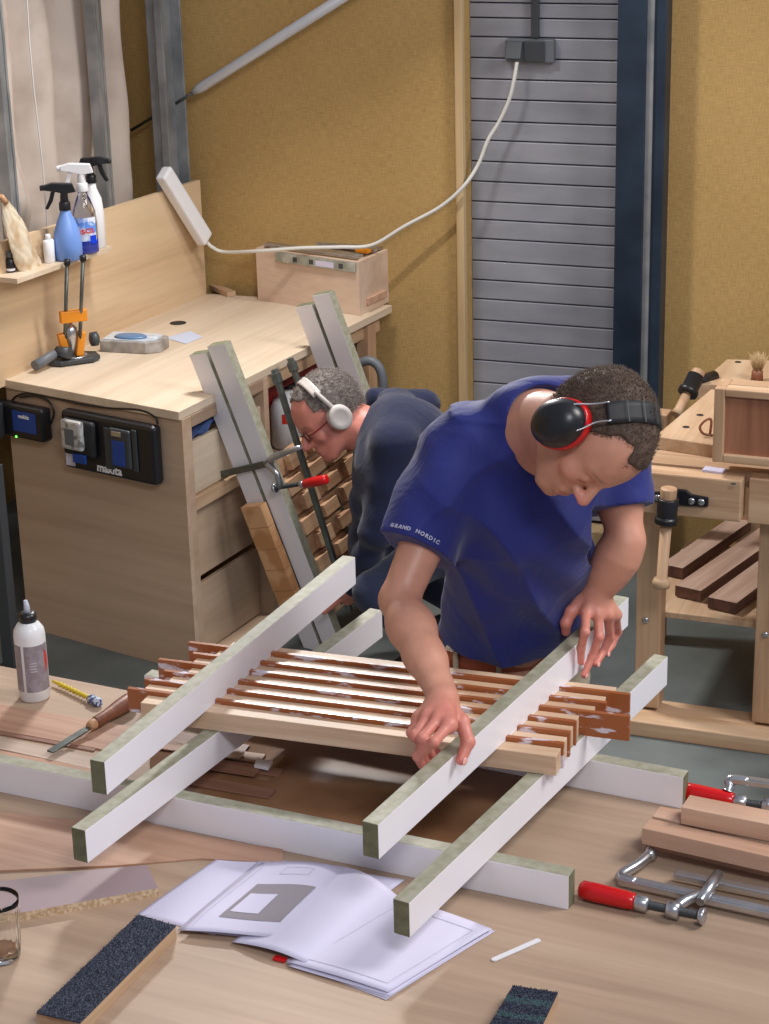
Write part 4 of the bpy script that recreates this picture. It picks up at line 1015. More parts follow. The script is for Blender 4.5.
# abrasive covered blocks
M['grit'] = mat_patchy('dark_carpet', rgb(34, 38, 54), rgb(72, 78, 94), 300, 0.95, 0.4, 0.6, 3, bump=1.0)
M['stripe'] = mat_plain('sea_green_stripe', rgb(74, 110, 108), 0.9)
def carpet_block(pts, z, name_label, stripes=()):
    o = sheet(pts, ZT, z, 'carpet_block', ['oakY'], name_label, 'block')
    cp = sheet([p for p in pts], ZT + z, 0.004, 'carpet_pad', ['grit'], None, None, bevel=0.001)
    rnd = random.Random(len(stripes) + 3); q = [PZ(x, y, ZT + z + .004) for x, y in pts]
    m = MB()
    for k in range(2600):
        u, v = rnd.random(), rnd.random()
        p = (q[0] * (1 - u) + q[1] * u) * (1 - v) + (q[3] * (1 - u) + q[2] * u) * v
        d = Vector((rnd.uniform(-1, 1), rnd.uniform(-1, 1), 1.2)).normalized() * rnd.uniform(.002, .0036)
        m.add([p + Vector((.0009, 0, 0)), p - Vector((.0005, .0008, 0)), p + Vector((-.0005, .0008, 0)), p + d], [(0, 1, 3), (1, 2, 3), (2, 0, 3)], 1 if any(a_ < u < b_ for a_, b_ in stripes) else 0)
    m.build('pile', ['grit', 'stripe'], cp)['kind'] = 'stuff'
    cp.parent = o; cp.matrix_parent_inverse = WORLD[o.name].inverted(); cp.matrix_basis = WORLD[cp.name]
    return o
carpet_block([(36, 1012), (138, 914), (176, 925), (80, 1022)], 0.026, 'long wooden block with dark carpet on top, left of the papers')
carpet_block([(480, 1040), (513, 985), (558, 992), (531, 1048)], 0.024, 'wooden block with dark carpet and green stripes at the bottom edge', ((.44, .53), (.70, .80)))
# stick
a = PZ(492, 960, ZT + .003); b = PZ(540, 939, ZT + .003); F = frame((b - a)); F4 = Matrix.Translation(a) @ F.to_4x4(); ln = (b - a).length
m = MB(); pl = [(0.004 * (1 - math.cos(t)) , -0.005 * math.sin(t)) for t in np.linspace(0, math.pi / 2, 5)]
pl = [(0.005 - .005 * math.cos(t), -.005 * math.sin(t)) for t in np.linspace(0, math.pi / 2, 5)] + [(ln - .005 + .005 * math.sin(t), -.005 * math.cos(t)) for t in np.linspace(0, math.pi, 9)] + [(0.005 - .005 * math.sin(t), .005 * math.cos(t)) for t in np.linspace(0, math.pi / 2, 5)][:-1]
m.prism(pl, -.002, 0, F4); o = m.build('mixing_stick', 'whitepl'); tag(o, 'small pale mixing stick between the papers and the striped block', 'stick')

# offcut blocks on the right
def blk(pn, w_px_pt, zt, h, L_, w, label, yawd=None):
    """near-left top corner given; runs along the table to the right"""
    p = PZ(*pn, zt); ang = R(yawd); dx = Vector((math.cos(ang), math.sin(ang), 0)); dy = Vector((-dx.y, dx.x, 0)); F = Matrix((dx, dy, ez)).transposed()
    c = p + dx * L_ / 2 + dy * w / 2 - ez * h / 2
    return tag(MB().box(c, (L_, w, h), F).build('beech_block', 'beech', origin=c, rot=F, bevel=0.0012), label, 'wood block', 'beech blocks stacked on the table')
blk((646, 832), None, ZT + .033, .033, 0.42, .085, 'lowest beech block of the stack right on the table', -8)
blk((642, 828), None, ZT + .066, .032, 0.40, .040, 'middle front beech block of the stack', -7)
blk((652, 816), None, ZT + .066, .032, 0.40, .042, 'middle rear beech block of the stack', -7)
blk((681, 807), None, ZT + .101, .034, 0.36, .050, 'topmost beech block of the stack on the right', -5)

# clamps
def fclamp(label, rail0, rail1, jaw_tip, h0, h1, screw1, arm_on, zr=0.016):
    """bar clamp lying on the table; rail0 near the fixed jaw"""
    o = thing('bar_clamp', rail0 - ez * zr, label, 'clamp', 'red-handled clamps on the work table')
    F = frame(rail1 - rail0); c = (rail0 + rail1) / 2
    m = MB().box(c, ((rail1 - rail0).length, 0.022, 0.010), F); m.box(c, ((rail1 - rail0).length, 0.012, 0.013), F); m.build('rail', 'steel', o, bevel=0.001)
    d = (jaw_tip - rail0)
    m = MB().tube(smooth_path([rail0 + (rail1 - rail0).normalized() * 0.03, rail0 - (rail1 - rail0).normalized() * .004 + d * .08, rail0 + d * .55, jaw_tip - d * .1], 5), 0.0095, 8); m.cyl(jaw_tip - d * .14, jaw_tip, 0.009, 0.013, 12)
    m.build('fixed_jaw', 'steel', o)
    hd = (h1 - h0).normalized(); hl = (h1 - h0).length
    MB().tube([h0, h0 + hd * .005, h0 + hd * hl * .3, h0 + hd * hl * .85, h1 - hd * .004, h1], [.012, .0165, .0175, .0160, .0145, .012], 10).build('handle', 'redpl', o)
    MB().tube([h1 - hd * .002, h1 + hd * .004, h1 + hd * .020, h1 + hd * .024], [.0125, .0140, .0140, .010], 18).build('ferrule', 'steel', o)
    n = 90; s1 = screw1
    pts = [h1 + hd * .022 + (s1 - h1 - hd * .022) * (k / n) for k in range(n + 1)]; rs = [0.0072 + 0.0016 * (k % 3 == 0) for k in range(n + 1)]
    MB().tube(pts, rs, 10).build('screw', 'dgrey', o)
    nc = h1 + (s1 - h1) * .62
    MB().lathe([(.010, -.012), (.0145, -.010), (.0145, .010), (.010, .012)], nc, frame(hd) @ Matrix.Rotation(R(90), 3, 'Y'), n=18).build('nut', 'steel', o)
    MB().tube(smooth_path([nc, nc + (arm_on - nc) * .4 + ez * .006, arm_on, arm_on + (arm_on - nc) * .18], 5), [.010] * 16, 8).build('sliding_arm', 'steel', o)
    MB().lathe([(.006, -.006), (.013, -.004), (.015, .004), (.012, .006)], s1 + hd * .008, frame(hd) @ Matrix.Rotation(R(90), 3, 'Y'), n=16).build('swivel_pad', 'steel', o)
    return o
def T_(x, y, z=.016): return PZ(x, y, ZT + z)
fclamp('red-handled bar clamp lying in front of the stacked beech blocks', T_(620, 879), T_(800, 919), T_(652, 853, .02), T_(580, 889, .018), T_(636, 902, .018), T_(697, 915, .018), T_(706, 893))
sr = thing('bar_clamp', T_(675, 874), 'bare galvanised clamp bar lying against the front of the beech blocks', 'clamp')
F = frame(T_(800, 900) - T_(675, 874)); c = (T_(800, 900) + T_(675, 874)) / 2
MB().box(c, ((T_(800, 900) - T_(675, 874)).length, 0.018, 0.012), F).build('rail', 'steel', sr, bevel=0.002)
MB().tube([T_(718, 874, .024), T_(712, 884, .03), T_(700, 902, .026)], [.009, .011, .008], 10).build('sliding_arm', 'steel', sr)
fclamp('red-handled bar clamp behind the stacked beech blocks at the right edge', T_(733, 779, .05), T_(830, 792, .05), T_(728, 792, .03), T_(680, 790, .02), T_(735, 801, .02), T_(790, 808, .02), T_(800, 790, .05), .05)

# ------------------------------------------------------------------ papers
M['paperedge'] = M['paper']
def page(corners, z, name, label, curl=0.0, wav=0.0, mat='paper', seed=0, group='loose drawings on the work table', n=18, warp=None):
    """corners in photo order: near-left, near-right, far-right, far-left"""
    q = [PZ(x, y, ZT + z) for x, y in corners]
    def fn(u, v):
        p = (q[0] * (1 - u) + q[1] * u) * (1 - v) + (q[3] * (1 - u) + q[2] * u) * v
        h = curl * (math.sin(math.pi * u) ** 1) * (0.4 + 0.6 * v) + wav * (0.5 + 0.5 * math.sin(7 * u + 3 * v + seed)) * min(1, 4 * v * (1 - v) + .25)
        if warp: h += warp(u, v)
        return (p.x, p.y, p.z + h)
    o = MB().grid(fn, n, n).build(name, mat, solid=0.0004); o['q'] = 0; del o['q']
    if label: tag(o, label, 'paper', group)
    return o, fn
def on_page(fn, u0, u1, v0, v1, mat, par, name, dz=0.0008, n=8):
    def g(u, v):
        p = fn(u0 + (u1 - u0) * u, v0 + (v1 - v0) * v); return (p[0], p[1], p[2] + dz)
    return MB().grid(g, n, n).build(name, mat, par)
pg, f = page([(136, 915), (215, 935), (292, 862), (232, 849)], .0008, 'drawing_sheet', 'leftmost loose white sheet under the open booklet', wav=.002)
pg, f = page([(178, 930), (318, 945), (405, 880), (262, 858)], .003, 'drawing_sheet', 'sheet with a corner peeking out below the printed page', wav=.003, seed=2)
bk = thing('drawing_booklet', PZ(300, 940, ZT), 'open booklet of white sheets with a grey picture on its upper page', 'booklet')
def addp(corners, z, nm='page', **k):
    o, f = page(corners, z, nm, None, **k)
    o.parent = bk; o.matrix_parent_inverse = WORLD[bk.name].inverted(); o.matrix_basis = WORLD[o.name]
    return o, f
for k in range(3):
    addp([(284 + 2 * k, 962 + 3 * k - 2), (386 + 2 * k, 1000 - 2 * k), (495 - 2 * k, 931 - k), (402, 905)], .001 + .0016 * k, wav=.0012, seed=k)
o, f = addp([(288, 962), (388, 992), (492, 929), (398, 898)], .0075, wav=.002, curl=.004, seed=4)
on_page(f, .10, .9, .08, .085, 'inkline', o, 'frame_line'); on_page(f, .10, .9, .90, .905, 'inkline', o, 'frame_line')
on_page(f, .10, .105, .08, .9, 'inkline', o, 'frame_line'); on_page(f, .9, .905, .08, .9, 'inkline', o, 'frame_line')
# folded page between the two halves
addp([(232, 942), (312, 966), (408, 905), (330, 865)], .006, curl=.02, wav=.002, seed=3)
o, f = addp([(180, 931), (300, 942), (372, 876), (262, 862)], .010, curl=.012, wav=.006, seed=1)
on_page(f, .20, .72, .18, .66, 'ink', o, 'grey_picture'); on_page(f, .24, .48, .26, .52, 'paper', o, 'picture_highlight', dz=.0014)
on_page(f, .06, .065, .05, .95, 'inkline', o, 'frame_line'); on_page(f, .93, .935, .05, .95, 'inkline', o, 'frame_line')
on_page(f, .30, .55, .80, .805, 'inkline', o, 'sketch_line'); on_page(f, .30, .55, .90, .905, 'inkline', o, 'sketch_line')
on_page(f, .30, .305, .80, .90, 'inkline', o, 'sketch_line'); on_page(f, .55, .555, .80, .90, 'inkline', o, 'sketch_line')
rc_ = PZ(280, 959, ZT + .003)
MB().box(rc_, (0.022, 0.012, 0.005), TF).build('binding_clip', 'redpl', bk, bevel=0.001)
# ------------------------------------------------------------------ implicit surfaces for bodies and cloth
class Field:
    def __init__(s, lo, hi, h):
        s.lo = np.array(lo, float); s.h = h
        s.n = np.ceil((np.array(hi, float) - s.lo) / h).astype(int) + 1
        s.F = np.full(s.n, 0.5, np.float32)
        s.ax = [s.lo[i] + h * np.arange(s.n[i]) for i in range(3)]
    def block(s, lo, hi, m):
        a = np.clip(np.floor((np.array(lo) - m - s.lo) / s.h).astype(int), 0, s.n)
        b = np.clip(np.ceil((np.array(hi) + m - s.lo) / s.h).astype(int) + 1, 0, s.n)
        if np.any(b <= a): return None
        sl = tuple(slice(a[i], b[i]) for i in range(3))
        X, Y, Z = np.meshgrid(*[s.ax[i][sl[i]] for i in range(3)], indexing='ij')
        return sl, np.stack([X, Y, Z], -1)
    def comb(s, sl, d, k, op):
        A = s.F[sl]
        if op == 'sub': A2 = -A; d = d
        else: A2 = A
        if op == 'and':
            A2 = -A; d = -d
        if k > 0:
            t = np.clip(0.5 + 0.5 * (d - A2) / k, 0, 1); r = d * (1 - t) + A2 * t - k * t * (1 - t)
        else: r = np.minimum(A2, d)
        s.F[sl] = (-r if op in ('sub', 'and') else r)
    def cone(s, a, b, ra, rb, k=0.01, op='add', flat=None, fa=None):
        """capsule a-b with radii; flat<1 squashes it along direction fa"""
        a = np.array(a, float); b = np.array(b, float); R_ = max(ra, rb)
        blk = s.block(np.minimum(a, b) - R_, np.maximum(a, b) + R_, k + 3 * s.h)
        if blk is None: return
        sl, P = blk; ab = b - a; L2_ = max(1e-9, ab @ ab)
        q = P - a; t = np.clip((q @ ab) / L2_, 0, 1); v = q - t[..., None] * ab
        if flat:
            f = np.array(fa, float); f = f - ab * (f @ ab) / L2_; f /= np.linalg.norm(f)
            c = v @ f; v = v + f * (c * (1 / flat - 1))[..., None]
            d = (np.sqrt((v ** 2).sum(-1)) - (ra + (rb - ra) * t)) * (0.5 + 0.5 * flat)
        else: d = np.sqrt((v ** 2).sum(-1)) - (ra + (rb - ra) * t)
        s.comb(sl, d.astype(np.float32), k, op)
    def ell(s, c, r, Rm=None, k=0.01, op='add'):
        c = np.array(c, float); r = np.array(r, float); Rm = np.eye(3) if Rm is None else np.array(Rm)
        blk = s.block(c - r.max(), c + r.max(), k + 3 * s.h)
        if blk is None: return
        sl, P = blk; q = (P - c) @ Rm
        k0 = np.sqrt(((q / r) ** 2).sum(-1)); k1 = np.sqrt(((q / r ** 2) ** 2).sum(-1)) + 1e-9
        s.comb(sl, (k0 * (k0 - 1) / k1).astype(np.float32), k, op)
    def plane(s, p, n, k=0.0):
        """keep the side the normal points away from"""
        n = np.array(n, float); n /= np.linalg.norm(n)
        X, Y, Z = np.meshgrid(*s.ax, indexing='ij', sparse=True)
        d = (X - p[0]) * n[0] + (Y - p[1]) * n[1] + (Z - p[2]) * n[2]
        s.F = np.maximum(s.F, d).astype(np.float32)
    def disp(s, fn, band=0.03):
        idx = np.argwhere(np.abs(s.F) < band)
        P = s.lo + idx * s.h
        s.F[tuple(idx.T)] += fn(P).astype(np.float32)
    def mesh(s):
        F = s.F; F[0], F[-1] = .5, .5; F[:, 0], F[:, -1] = .5, .5; F[:, :, 0], F[:, :, -1] = .5, .5
        neg = F < 0; nx, ny, nz = F.shape
        c = np.zeros((nx - 1, ny - 1, nz - 1), np.int8)
        for i in (0, 1):
            for j in (0, 1):
                for k in (0, 1): c += neg[i:nx - 1 + i, j:ny - 1 + j, k:nz - 1 + k]
        cell = np.argwhere((c > 0) & (c < 8)); ids = np.full(c.shape, -1, np.int32); ids[tuple(cell.T)] = np.arange(len(cell))
        acc = np.zeros((len(cell), 3)); cnt = np.zeros(len(cell))
        cs = [(i, j, k) for i in (0, 1) for j in (0, 1) for k in (0, 1)]
        for a in cs:
            for ax_ in range(3):
                if a[ax_]: continue
                b = list(a); b[ax_] = 1
                fa = F[tuple((cell + a).T)]; fb = F[tuple((cell + b).T)]
                m = (fa < 0) != (fb < 0)
                t = fa[m] / (fa[m] - fb[m])
                p = np.array(a, float) + 0 * t[:, None]; p[:, ax_] += t
                acc[m] += p; cnt[m] += 1
        V = s.lo + (cell + acc / cnt[:, None]) * s.h
        Q = []
        for ax_ in range(3):
            sl0 = [slice(None)] * 3; sl1 = [slice(None)] * 3; sl0[ax_] = slice(0, -1); sl1[ax_] = slice(1, None)
            e = np.argwhere(neg[tuple(sl0)] != neg[tuple(sl1)])
            u, w = [(1, 2), (2, 0), (0, 1)][ax_]
            e = e[(e[:, u] > 0) & (e[:, w] > 0)]
            du = np.zeros(3, int); du[u] = 1; dw = np.zeros(3, int); dw[w] = 1
            q = np.stack([ids[tuple((e - du - dw).T)], ids[tuple((e - dw).T)], ids[tuple(e.T)], ids[tuple((e - du).T)]], 1)
            flip = neg[tuple(e.T)]; q[~flip] = q[~flip][:, ::-1]
            Q.append(q)
        return V, np.concatenate(Q)
    def build(s, name, mat, parent=None, tint=None, smooth=1, origin=None):
        V, Q = s.mesh()
        n = len(V)
        for _ in range(smooth):
            acc = np.zeros((n, 3)); cnt = np.zeros(n)
            for i in range(4):
                np.add.at(acc, Q[:, i], V[Q[:, (i + 1) % 4]]); np.add.at(cnt, Q[:, i], 1)
                np.add.at(acc, Q[:, i], V[Q[:, (i - 1) % 4]]); np.add.at(cnt, Q[:, i], 1)
            V = 0.45 * V + 0.55 * acc / cnt[:, None]
        me = bpy.data.meshes.new(name)
        org = Vector(origin) if origin is not None else Vector((V[:, 0].mean(), V[:, 1].mean(), V[:, 2].min()))
        W = V - np.array(org)
        me.vertices.add(n); me.vertices.foreach_set('co', W.astype(np.float32).ravel())
        me.loops.add(len(Q) * 4); me.loops.foreach_set('vertex_index', Q.astype(np.int32).ravel())
        me.polygons.add(len(Q)); me.polygons.foreach_set('loop_start', np.arange(0, len(Q) * 4, 4, dtype=np.int32))
        me.polygons.foreach_set('use_smooth', np.ones(len(Q), bool))
        me.update(calc_edges=True); me.validate()
        me.materials.append(M[mat] if isinstance(mat, str) else mat)
        if tint is not None:
            ca = me.color_attributes.new('tint', 'FLOAT_COLOR', 'POINT')
            col = np.ones((n, 4), np.float32); col[:, :3] = tint(V)
            ca.data.foreach_set('color', col.ravel())
        o = bpy.data.objects.new(name, me); COL.objects.link(o)
        T = Matrix.Translation(org); o.matrix_world = T; WORLD[o.name] = T.copy()
        if parent is not None:
            o.parent = parent; o.matrix_parent_inverse = WORLD[parent.name].inverted(); o.matrix_basis = T
        o['_n'] = 0; del o['_n']
        return o, V
def vnoise(P, f, seed=0):
    rs = np.random.RandomState(seed); o = np.zeros(len(P))
    for k in range(7):
        d = rs.normal(size=3); d /= np.linalg.norm(d)
        o += np.sin(P @ d * f * rs.uniform(.6, 1.6) + rs.uniform(0, 6.28)) / 7 ** .5
    return o
def mat_skin(name, base, rough=0.45):
    m, nt, b = new_mat(name)
    at = nt.nodes.new('ShaderNodeAttribute'); at.attribute_name = 'tint'
    tc = nt.nodes.new('ShaderNodeTexCoord'); n = nt.nodes.new('ShaderNodeTexNoise'); n.inputs['Scale'].default_value = 45; n.inputs['Detail'].default_value = 6
    nt.links.new(tc.outputs['Object'], n.inputs['Vector'])
    mr = nt.nodes.new('ShaderNodeMapRange'); mr.inputs['To Min'].default_value = 0.84; mr.inputs['To Max'].default_value = 1.14
    nt.links.new(n.outputs['Fac'], mr.inputs['Value'])
    vm = nt.nodes.new('ShaderNodeVectorMath'); vm.operation = 'SCALE'
    nt.links.new(at.outputs['Color'], vm.inputs[0]); nt.links.new(mr.outputs[0], vm.inputs['Scale'])
    nt.links.new(vm.outputs[0], b.inputs['Base Color'])
    b.inputs['Roughness'].default_value = rough; b.inputs['Subsurface Weight'].default_value = 0.12
    b.inputs['Subsurface Radius'].default_value = (0.012, 0.005, 0.003); b.inputs['Subsurface Scale'].default_value = 1.0
    n2 = nt.nodes.new('ShaderNodeTexNoise'); n2.inputs['Scale'].default_value = 260; n2.inputs['Detail'].default_value = 3
    nt.links.new(tc.outputs['Object'], n2.inputs['Vector'])
    bp = nt.nodes.new('ShaderNodeBump'); bp.inputs['Strength'].default_value = 0.25; bp.inputs['Distance'].default_value = 0.001
    nt.links.new(n2.outputs['Fac'], bp.inputs['Height']); nt.links.new(bp.outputs[0], b.inputs['Normal'])
    return m
def mat_cloth(name, c1, rough=0.85, fold=0.35, scale=9, sheen=0.2):
    m, nt, b = new_mat(name)
    b.inputs['Base Color'].default_value = c1; b.inputs['Roughness'].default_value = rough
    b.inputs['Sheen Weight'].default_value = sheen; b.inputs['Specular IOR Level'].default_value = 0.3
    tc = nt.nodes.new('ShaderNodeTexCoord')
    n = nt.nodes.new('ShaderNodeTexNoise'); n.inputs['Scale'].default_value = scale; n.inputs['Detail'].default_value = 4; n.inputs['Distortion'].default_value = 1.4
    nt.links.new(tc.outputs['Object'], n.inputs['Vector'])
    bp = nt.nodes.new('ShaderNodeBump'); bp.inputs['Strength'].default_value = fold; bp.inputs['Distance'].default_value = 0.02
    nt.links.new(n.outputs['Fac'], bp.inputs['Height'])
    n2 = nt.nodes.new('ShaderNodeTexNoise'); n2.inputs['Scale'].default_value = 700
    nt.links.new(tc.outputs['Object'], n2.inputs['Vector'])
    bp2 = nt.nodes.new('ShaderNodeBump'); bp2.inputs['Strength'].default_value = 0.2; bp2.inputs['Distance'].default_value = 0.0005
    nt.links.new(n2.outputs['Fac'], bp2.inputs['Height']); nt.links.new(bp.outputs[0], bp2.inputs['Normal']); nt.links.new(bp2.outputs[0], b.inputs['Normal'])
    return m
M['skin'] = mat_skin('skin', None)
M['shirt'] = mat_cloth('royal_navy_shirt', rgb(29, 38, 110), 0.7, 0.3)
M['sweater'] = mat_cloth('dark_navy_sweater', rgb(27, 33, 62), 0.9, 0.3)
M['khaki'] = mat_cloth('khaki_trousers', rgb(168, 156, 134), 0.9, 0.3)
M['jeans'] = mat_cloth('dark_jeans', rgb(40, 48, 72), 0.9, 0.3)
M['hair_dk'] = mat_plain('dark_brown_hair', rgb(84, 66, 54), 0.7, noise=0.4, nscale=120)
M['hair_gr'] = mat_plain('greying_hair', rgb(124, 114, 108), 0.75, noise=0.45, nscale=90)
M['belt'] = mat_plain('red_brown_leather', rgb(158, 76, 46), 0.45, noise=0.2, nscale=30)
M['white_ms'] = mat_plain('warm_white_plastic', rgb(196, 188, 182), 0.45)
M['shoe'] = mat_plain('black_shoe', rgb(28, 28, 30), 0.5)
def cam_dir(x, y, z): return (CAM_ROT @ Vector((x, y, z))).normalized()
def npv(v): return np.array(v, float)
class Head:
    def __init__(s, c, f, u, sc=1.0):
        s.c = npv(c); u = npv(u); f = npv(f); u /= np.linalg.norm(u); f -= u * (f @ u); f /= np.linalg.norm(f)
        s.f = f; s.u = u; s.r = np.cross(f, u); s.sc = sc; s.R = np.stack([s.r, s.f, s.u], 1)
    def __call__(s, x, y, z): return s.c + s.sc * (s.r * x + s.f * y + s.u * z)
    def local(s, P): return (P - s.c) @ s.R / s.sc
    def cranium(s, F, g=0.0, k=0.02):
        q = s.sc
        F.ell(s(0, -.012, .030), ((.078 + g) * q, (.100 + g) * q, (.090 + g) * q), s.R, k)
        F.ell(s(0, .030, .022), ((.070 + g) * q, (.070 + g) * q, (.078 + g) * q), s.R, k)
        F.ell(s(0, -.050, -.005), ((.064 + g) * q, (.052 + g) * q, (.066 + g) * q), s.R, k)
    def face(s, F):
        q = s.sc; H = s
        s.cranium(F)
        F.ell(H(0, .040, -.045), (.056 * q, .052 * q, .068 * q), s.R, .02 * q)
        for m in (-1, 1):
            F.cone(H(m * .058, -.005, -.055), H(m * .026, .066, -.104), .017 * q, .016 * q, .022 * q)
            F.ell(H(m * .043, .062, -.030), (.024 * q, .022 * q, .020 * q), s.R, .018 * q)
            F.cone(H(m * .008, .088, .012), H(m * .046, .070, .014), .0105 * q, .009 * q, .014 * q)
        F.ell(H(0, .080, -.104), (.022 * q, .017 * q, .016 * q), s.R, .018 * q)
        F.ell(H(0, .078, -.072), (.030 * q, .020 * q, .022 * q), s.R, .016 * q)
        for m in (-1, 1): F.ell(H(m * .032, .094, -.009), (.015 * q, .010 * q, .011 * q), s.R, .010 * q, 'sub')
        F.cone(H(0, .090, .004), H(0, .116, -.036), .0075 * q, .0115 * q, .010 * q)
        F.ell(H(0, .117, -.041), (.0115 * q, .010 * q, .0095 * q), s.R, .006 * q)
        for m in (-1, 1):
            F.ell(H(m * .0115, .101, -.043), (.0090 * q, .012 * q, .0085 * q), s.R, .009 * q)
            F.ell(H(m * .0065, .110, -.052), (.0022 * q, .003 * q, .0022 * q), s.R, .002 * q, 'sub')
            F.ell(H(m * .031, .0795, -.010), (.0145 * q, .0125 * q, .0125 * q), s.R, .004 * q)
            F.ell(H(m * .079, -.008, -.018), (.010 * q, .020 * q, .032 * q), s.R, .006 * q)
            F.ell(H(m * .088, -.002, -.016), (.007 * q, .011 * q, .019 * q), s.R, .005 * q, 'sub')
        F.cone(H(-.020, .092, -.0700), H(.020, .092, -.0700), .0058 * q, .0058 * q, .006 * q)
        F.cone(H(-.016, .0925, -.0815), H(.016, .0925, -.0815), .0070 * q, .0070 * q, .006 * q)
        F.cone(H(-.021, .0985, -.0755), H(.021, .0985, -.0755), .0022 * q, .0022 * q, .003 * q, 'sub')
    def tint(s, P, col, base, stubble=None, browc=rgb(104, 78, 64)[:3]):
        browc = np.array(browc)
        q = s.local(P)
        def blob(c, r, tcol, a):
            d = np.sqrt((((q - c) / r) ** 2).sum(1)); w = np.clip(1.3 - d, 0, 1)[:, None] * a
            col[:] = col * (1 - w) + np.array(tcol) * w
        if stubble is not None: blob((0, .06, -.095), (.07, .06, .045), stubble, .55)
        blob((0, .095, -.076), (.024, .012, .0115), np.array(rgb(186, 110, 100)[:3]), .8)
        blob((0, .115, -.042), (.022, .02, .018), np.array(rgb(222, 130, 120)[:3]), .7)
        for m in (-1, 1):
            blob((m * .045, .062, -.035), (.028, .03, .024), np.array(rgb(218, 136, 122)[:3]), .5)
            blob((m * .080, -.008, -.018), (.014, .024, .036), np.array(rgb(214, 128, 112)[:3]), .6)
            blob((m * .026, .090, .017), (.013, .03, .0042), browc, .6); blob((m * .041, .080, .016), (.012, .03, .0036), browc, .6)
            blob((m * .031, .09, -.022), (.014, .012, .0035), np.array(rgb(96, 62, 52)[:3]), .7)
def strands(name, V, Nn, count, length, direction, mat, parent, r=0.0005, seed=1, keep=None, spread=.35):
    rs = np.random.RandomState(seed); idx = rs.randint(0, len(V), count)
    vs = []; fs = []
    for i in idx:
        if keep is not None and not keep(V[i], rs): continue
        n = Nn[i]; d = n * .55 + direction(V[i]) + rs.normal(size=3) * spread; d /= np.linalg.norm(d)
        a = np.cross(d, n); a /= (np.linalg.norm(a) + 1e-9); b = np.cross(d, a)
        L_ = length * rs.uniform(.6, 1.2); p = V[i] - n * .001; o = len(vs)
        mid = p + d * L_ * .55; tip = p + (d + direction(V[i]) * .25) * L_
        for c_, rr in ((p, r), (mid, r * .8)):
            vs += [c_ + a * rr, c_ - a * rr * .5 + b * rr * .8, c_ - a * rr * .5 - b * rr * .8]
        vs.append(tip)
        for k in range(3):
            j = (k + 1) % 3; fs.append((o + k, o + j, o + 3 + j, o + 3 + k)); fs.append((o + 3 + k, o + 3 + j, o + 6))
    m = MB(); m.add([Vector(v) for v in vs], fs, 0, True)
    o = m.build(name, mat, parent); o['kind'] = 'stuff'; return o
def normals_of(o, V):
    me = o.data; a = np.zeros(len(me.vertices) * 3, np.float32); me.vertices.foreach_get('normal', a); return a.reshape(-1, 3)

# ------------------------------------------------------------------ the standing man
hd = Head(PY(595, 434, 3.30), cam_dir(.10, -.97, .20), cam_dir(.80, .18, .57), .97)
SR = npv((-1.190, 3.43, 1.520)); SL = npv((-0.950, 3.63, 1.490))
ER = npv(PY(399, 600, 3.22)); WR = npv(PZ(443, 697, 1.205))
EL = npv(PY(626, 541, 3.56)); WL = npv(PY(598, 592, 3.54))
PV = npv((-1.165, 3.63, 1.00)); NB = npv((-1.050, 3.455, 1.585))
rt = SR - SL; rt /= np.linalg.norm(rt); tup = NB - PV; tup /= np.linalg.norm(tup); rt -= tup * (rt @ tup); rt /= np.linalg.norm(rt); fw = np.cross(tup, rt) * 1.0
if fw @ npv((.6, -.7, 0)) < 0: fw = -fw
TR3 = np.stack([rt, fw, tup], 1)
def TB(x, y, t):     # torso frame: x his right, y front, t from pelvis to neck (0-1)
    return PV + (NB - PV) * t + rt * x + fw * y
Fb = Field((-1.50, 2.80, 0.93), (-0.62, 3.85, 1.82), 0.003)
hd.face(Fb)
Fb.cone(hd(0, -.030, -.05), NB + fw * .01, .056, .062, .03)
Fb.cone(hd(0, .0, -.06), NB + fw * .05 - tup * .01, .045, .050, .03)
Fb.cone(NB - tup * .03, TB(0, 0, .75), .07, .09, .05)
Fb.cone(SR - tup * .02, SL - tup * .02, .050, .050, .05)
Fb.cone(TB(0, 0, .75), TB(0, 0, .05), .095, .10, .05)
def arm(S, E, W, hint):
    Fb.cone(S, S + (E - S) * .55, .050, .046, .03); Fb.cone(S + (E - S) * .5, E, .045, .036, .02)
    d = W - E; Fb.cone(E, E + d * .30, .036, .043, .015, flat=.92, fa=hint); Fb.cone(E + d * .28, E + d * .62, .043, .036, .02, flat=.9, fa=hint)
    Fb.cone(E + d * .6, W, .037, .0285, .02, flat=.80, fa=hint)
arm(SR, ER, WR, (0, .3, 1)); arm(SL, EL, WL, (.3, -.3, 1))
bdv = (PZ(*BF, Z2) - PZ(*BN, Z2)).normalized(); bnx = Vector((bdv.y, -bdv.x, 0))        # beam axis and its +x side normal
bmid = (PZ(*BN, Z2) + PZ(*BF, Z2)) / 2
def onR(px, py, off=.008): return npv(PP(px, py, bmid + bnx * (.020 + off), bnx))
def onL(p, off=.008):      # push a point to the hidden side of the beam
    p = Vector(p); k = (p - bmid).dot(bnx); return npv(p - bnx * (k + .020 + off))
nails = []
def finger(F, pts, rs, k=.005):
    for i in range(len(pts) - 1): F.cone(pts[i], pts[i + 1], rs[i], rs[i + 1], k)
    # knuckle swellings
    for p, r in list(zip(pts, rs))[1:-1]: F.ell(p, (r * 1.06,) * 3, None, .003)
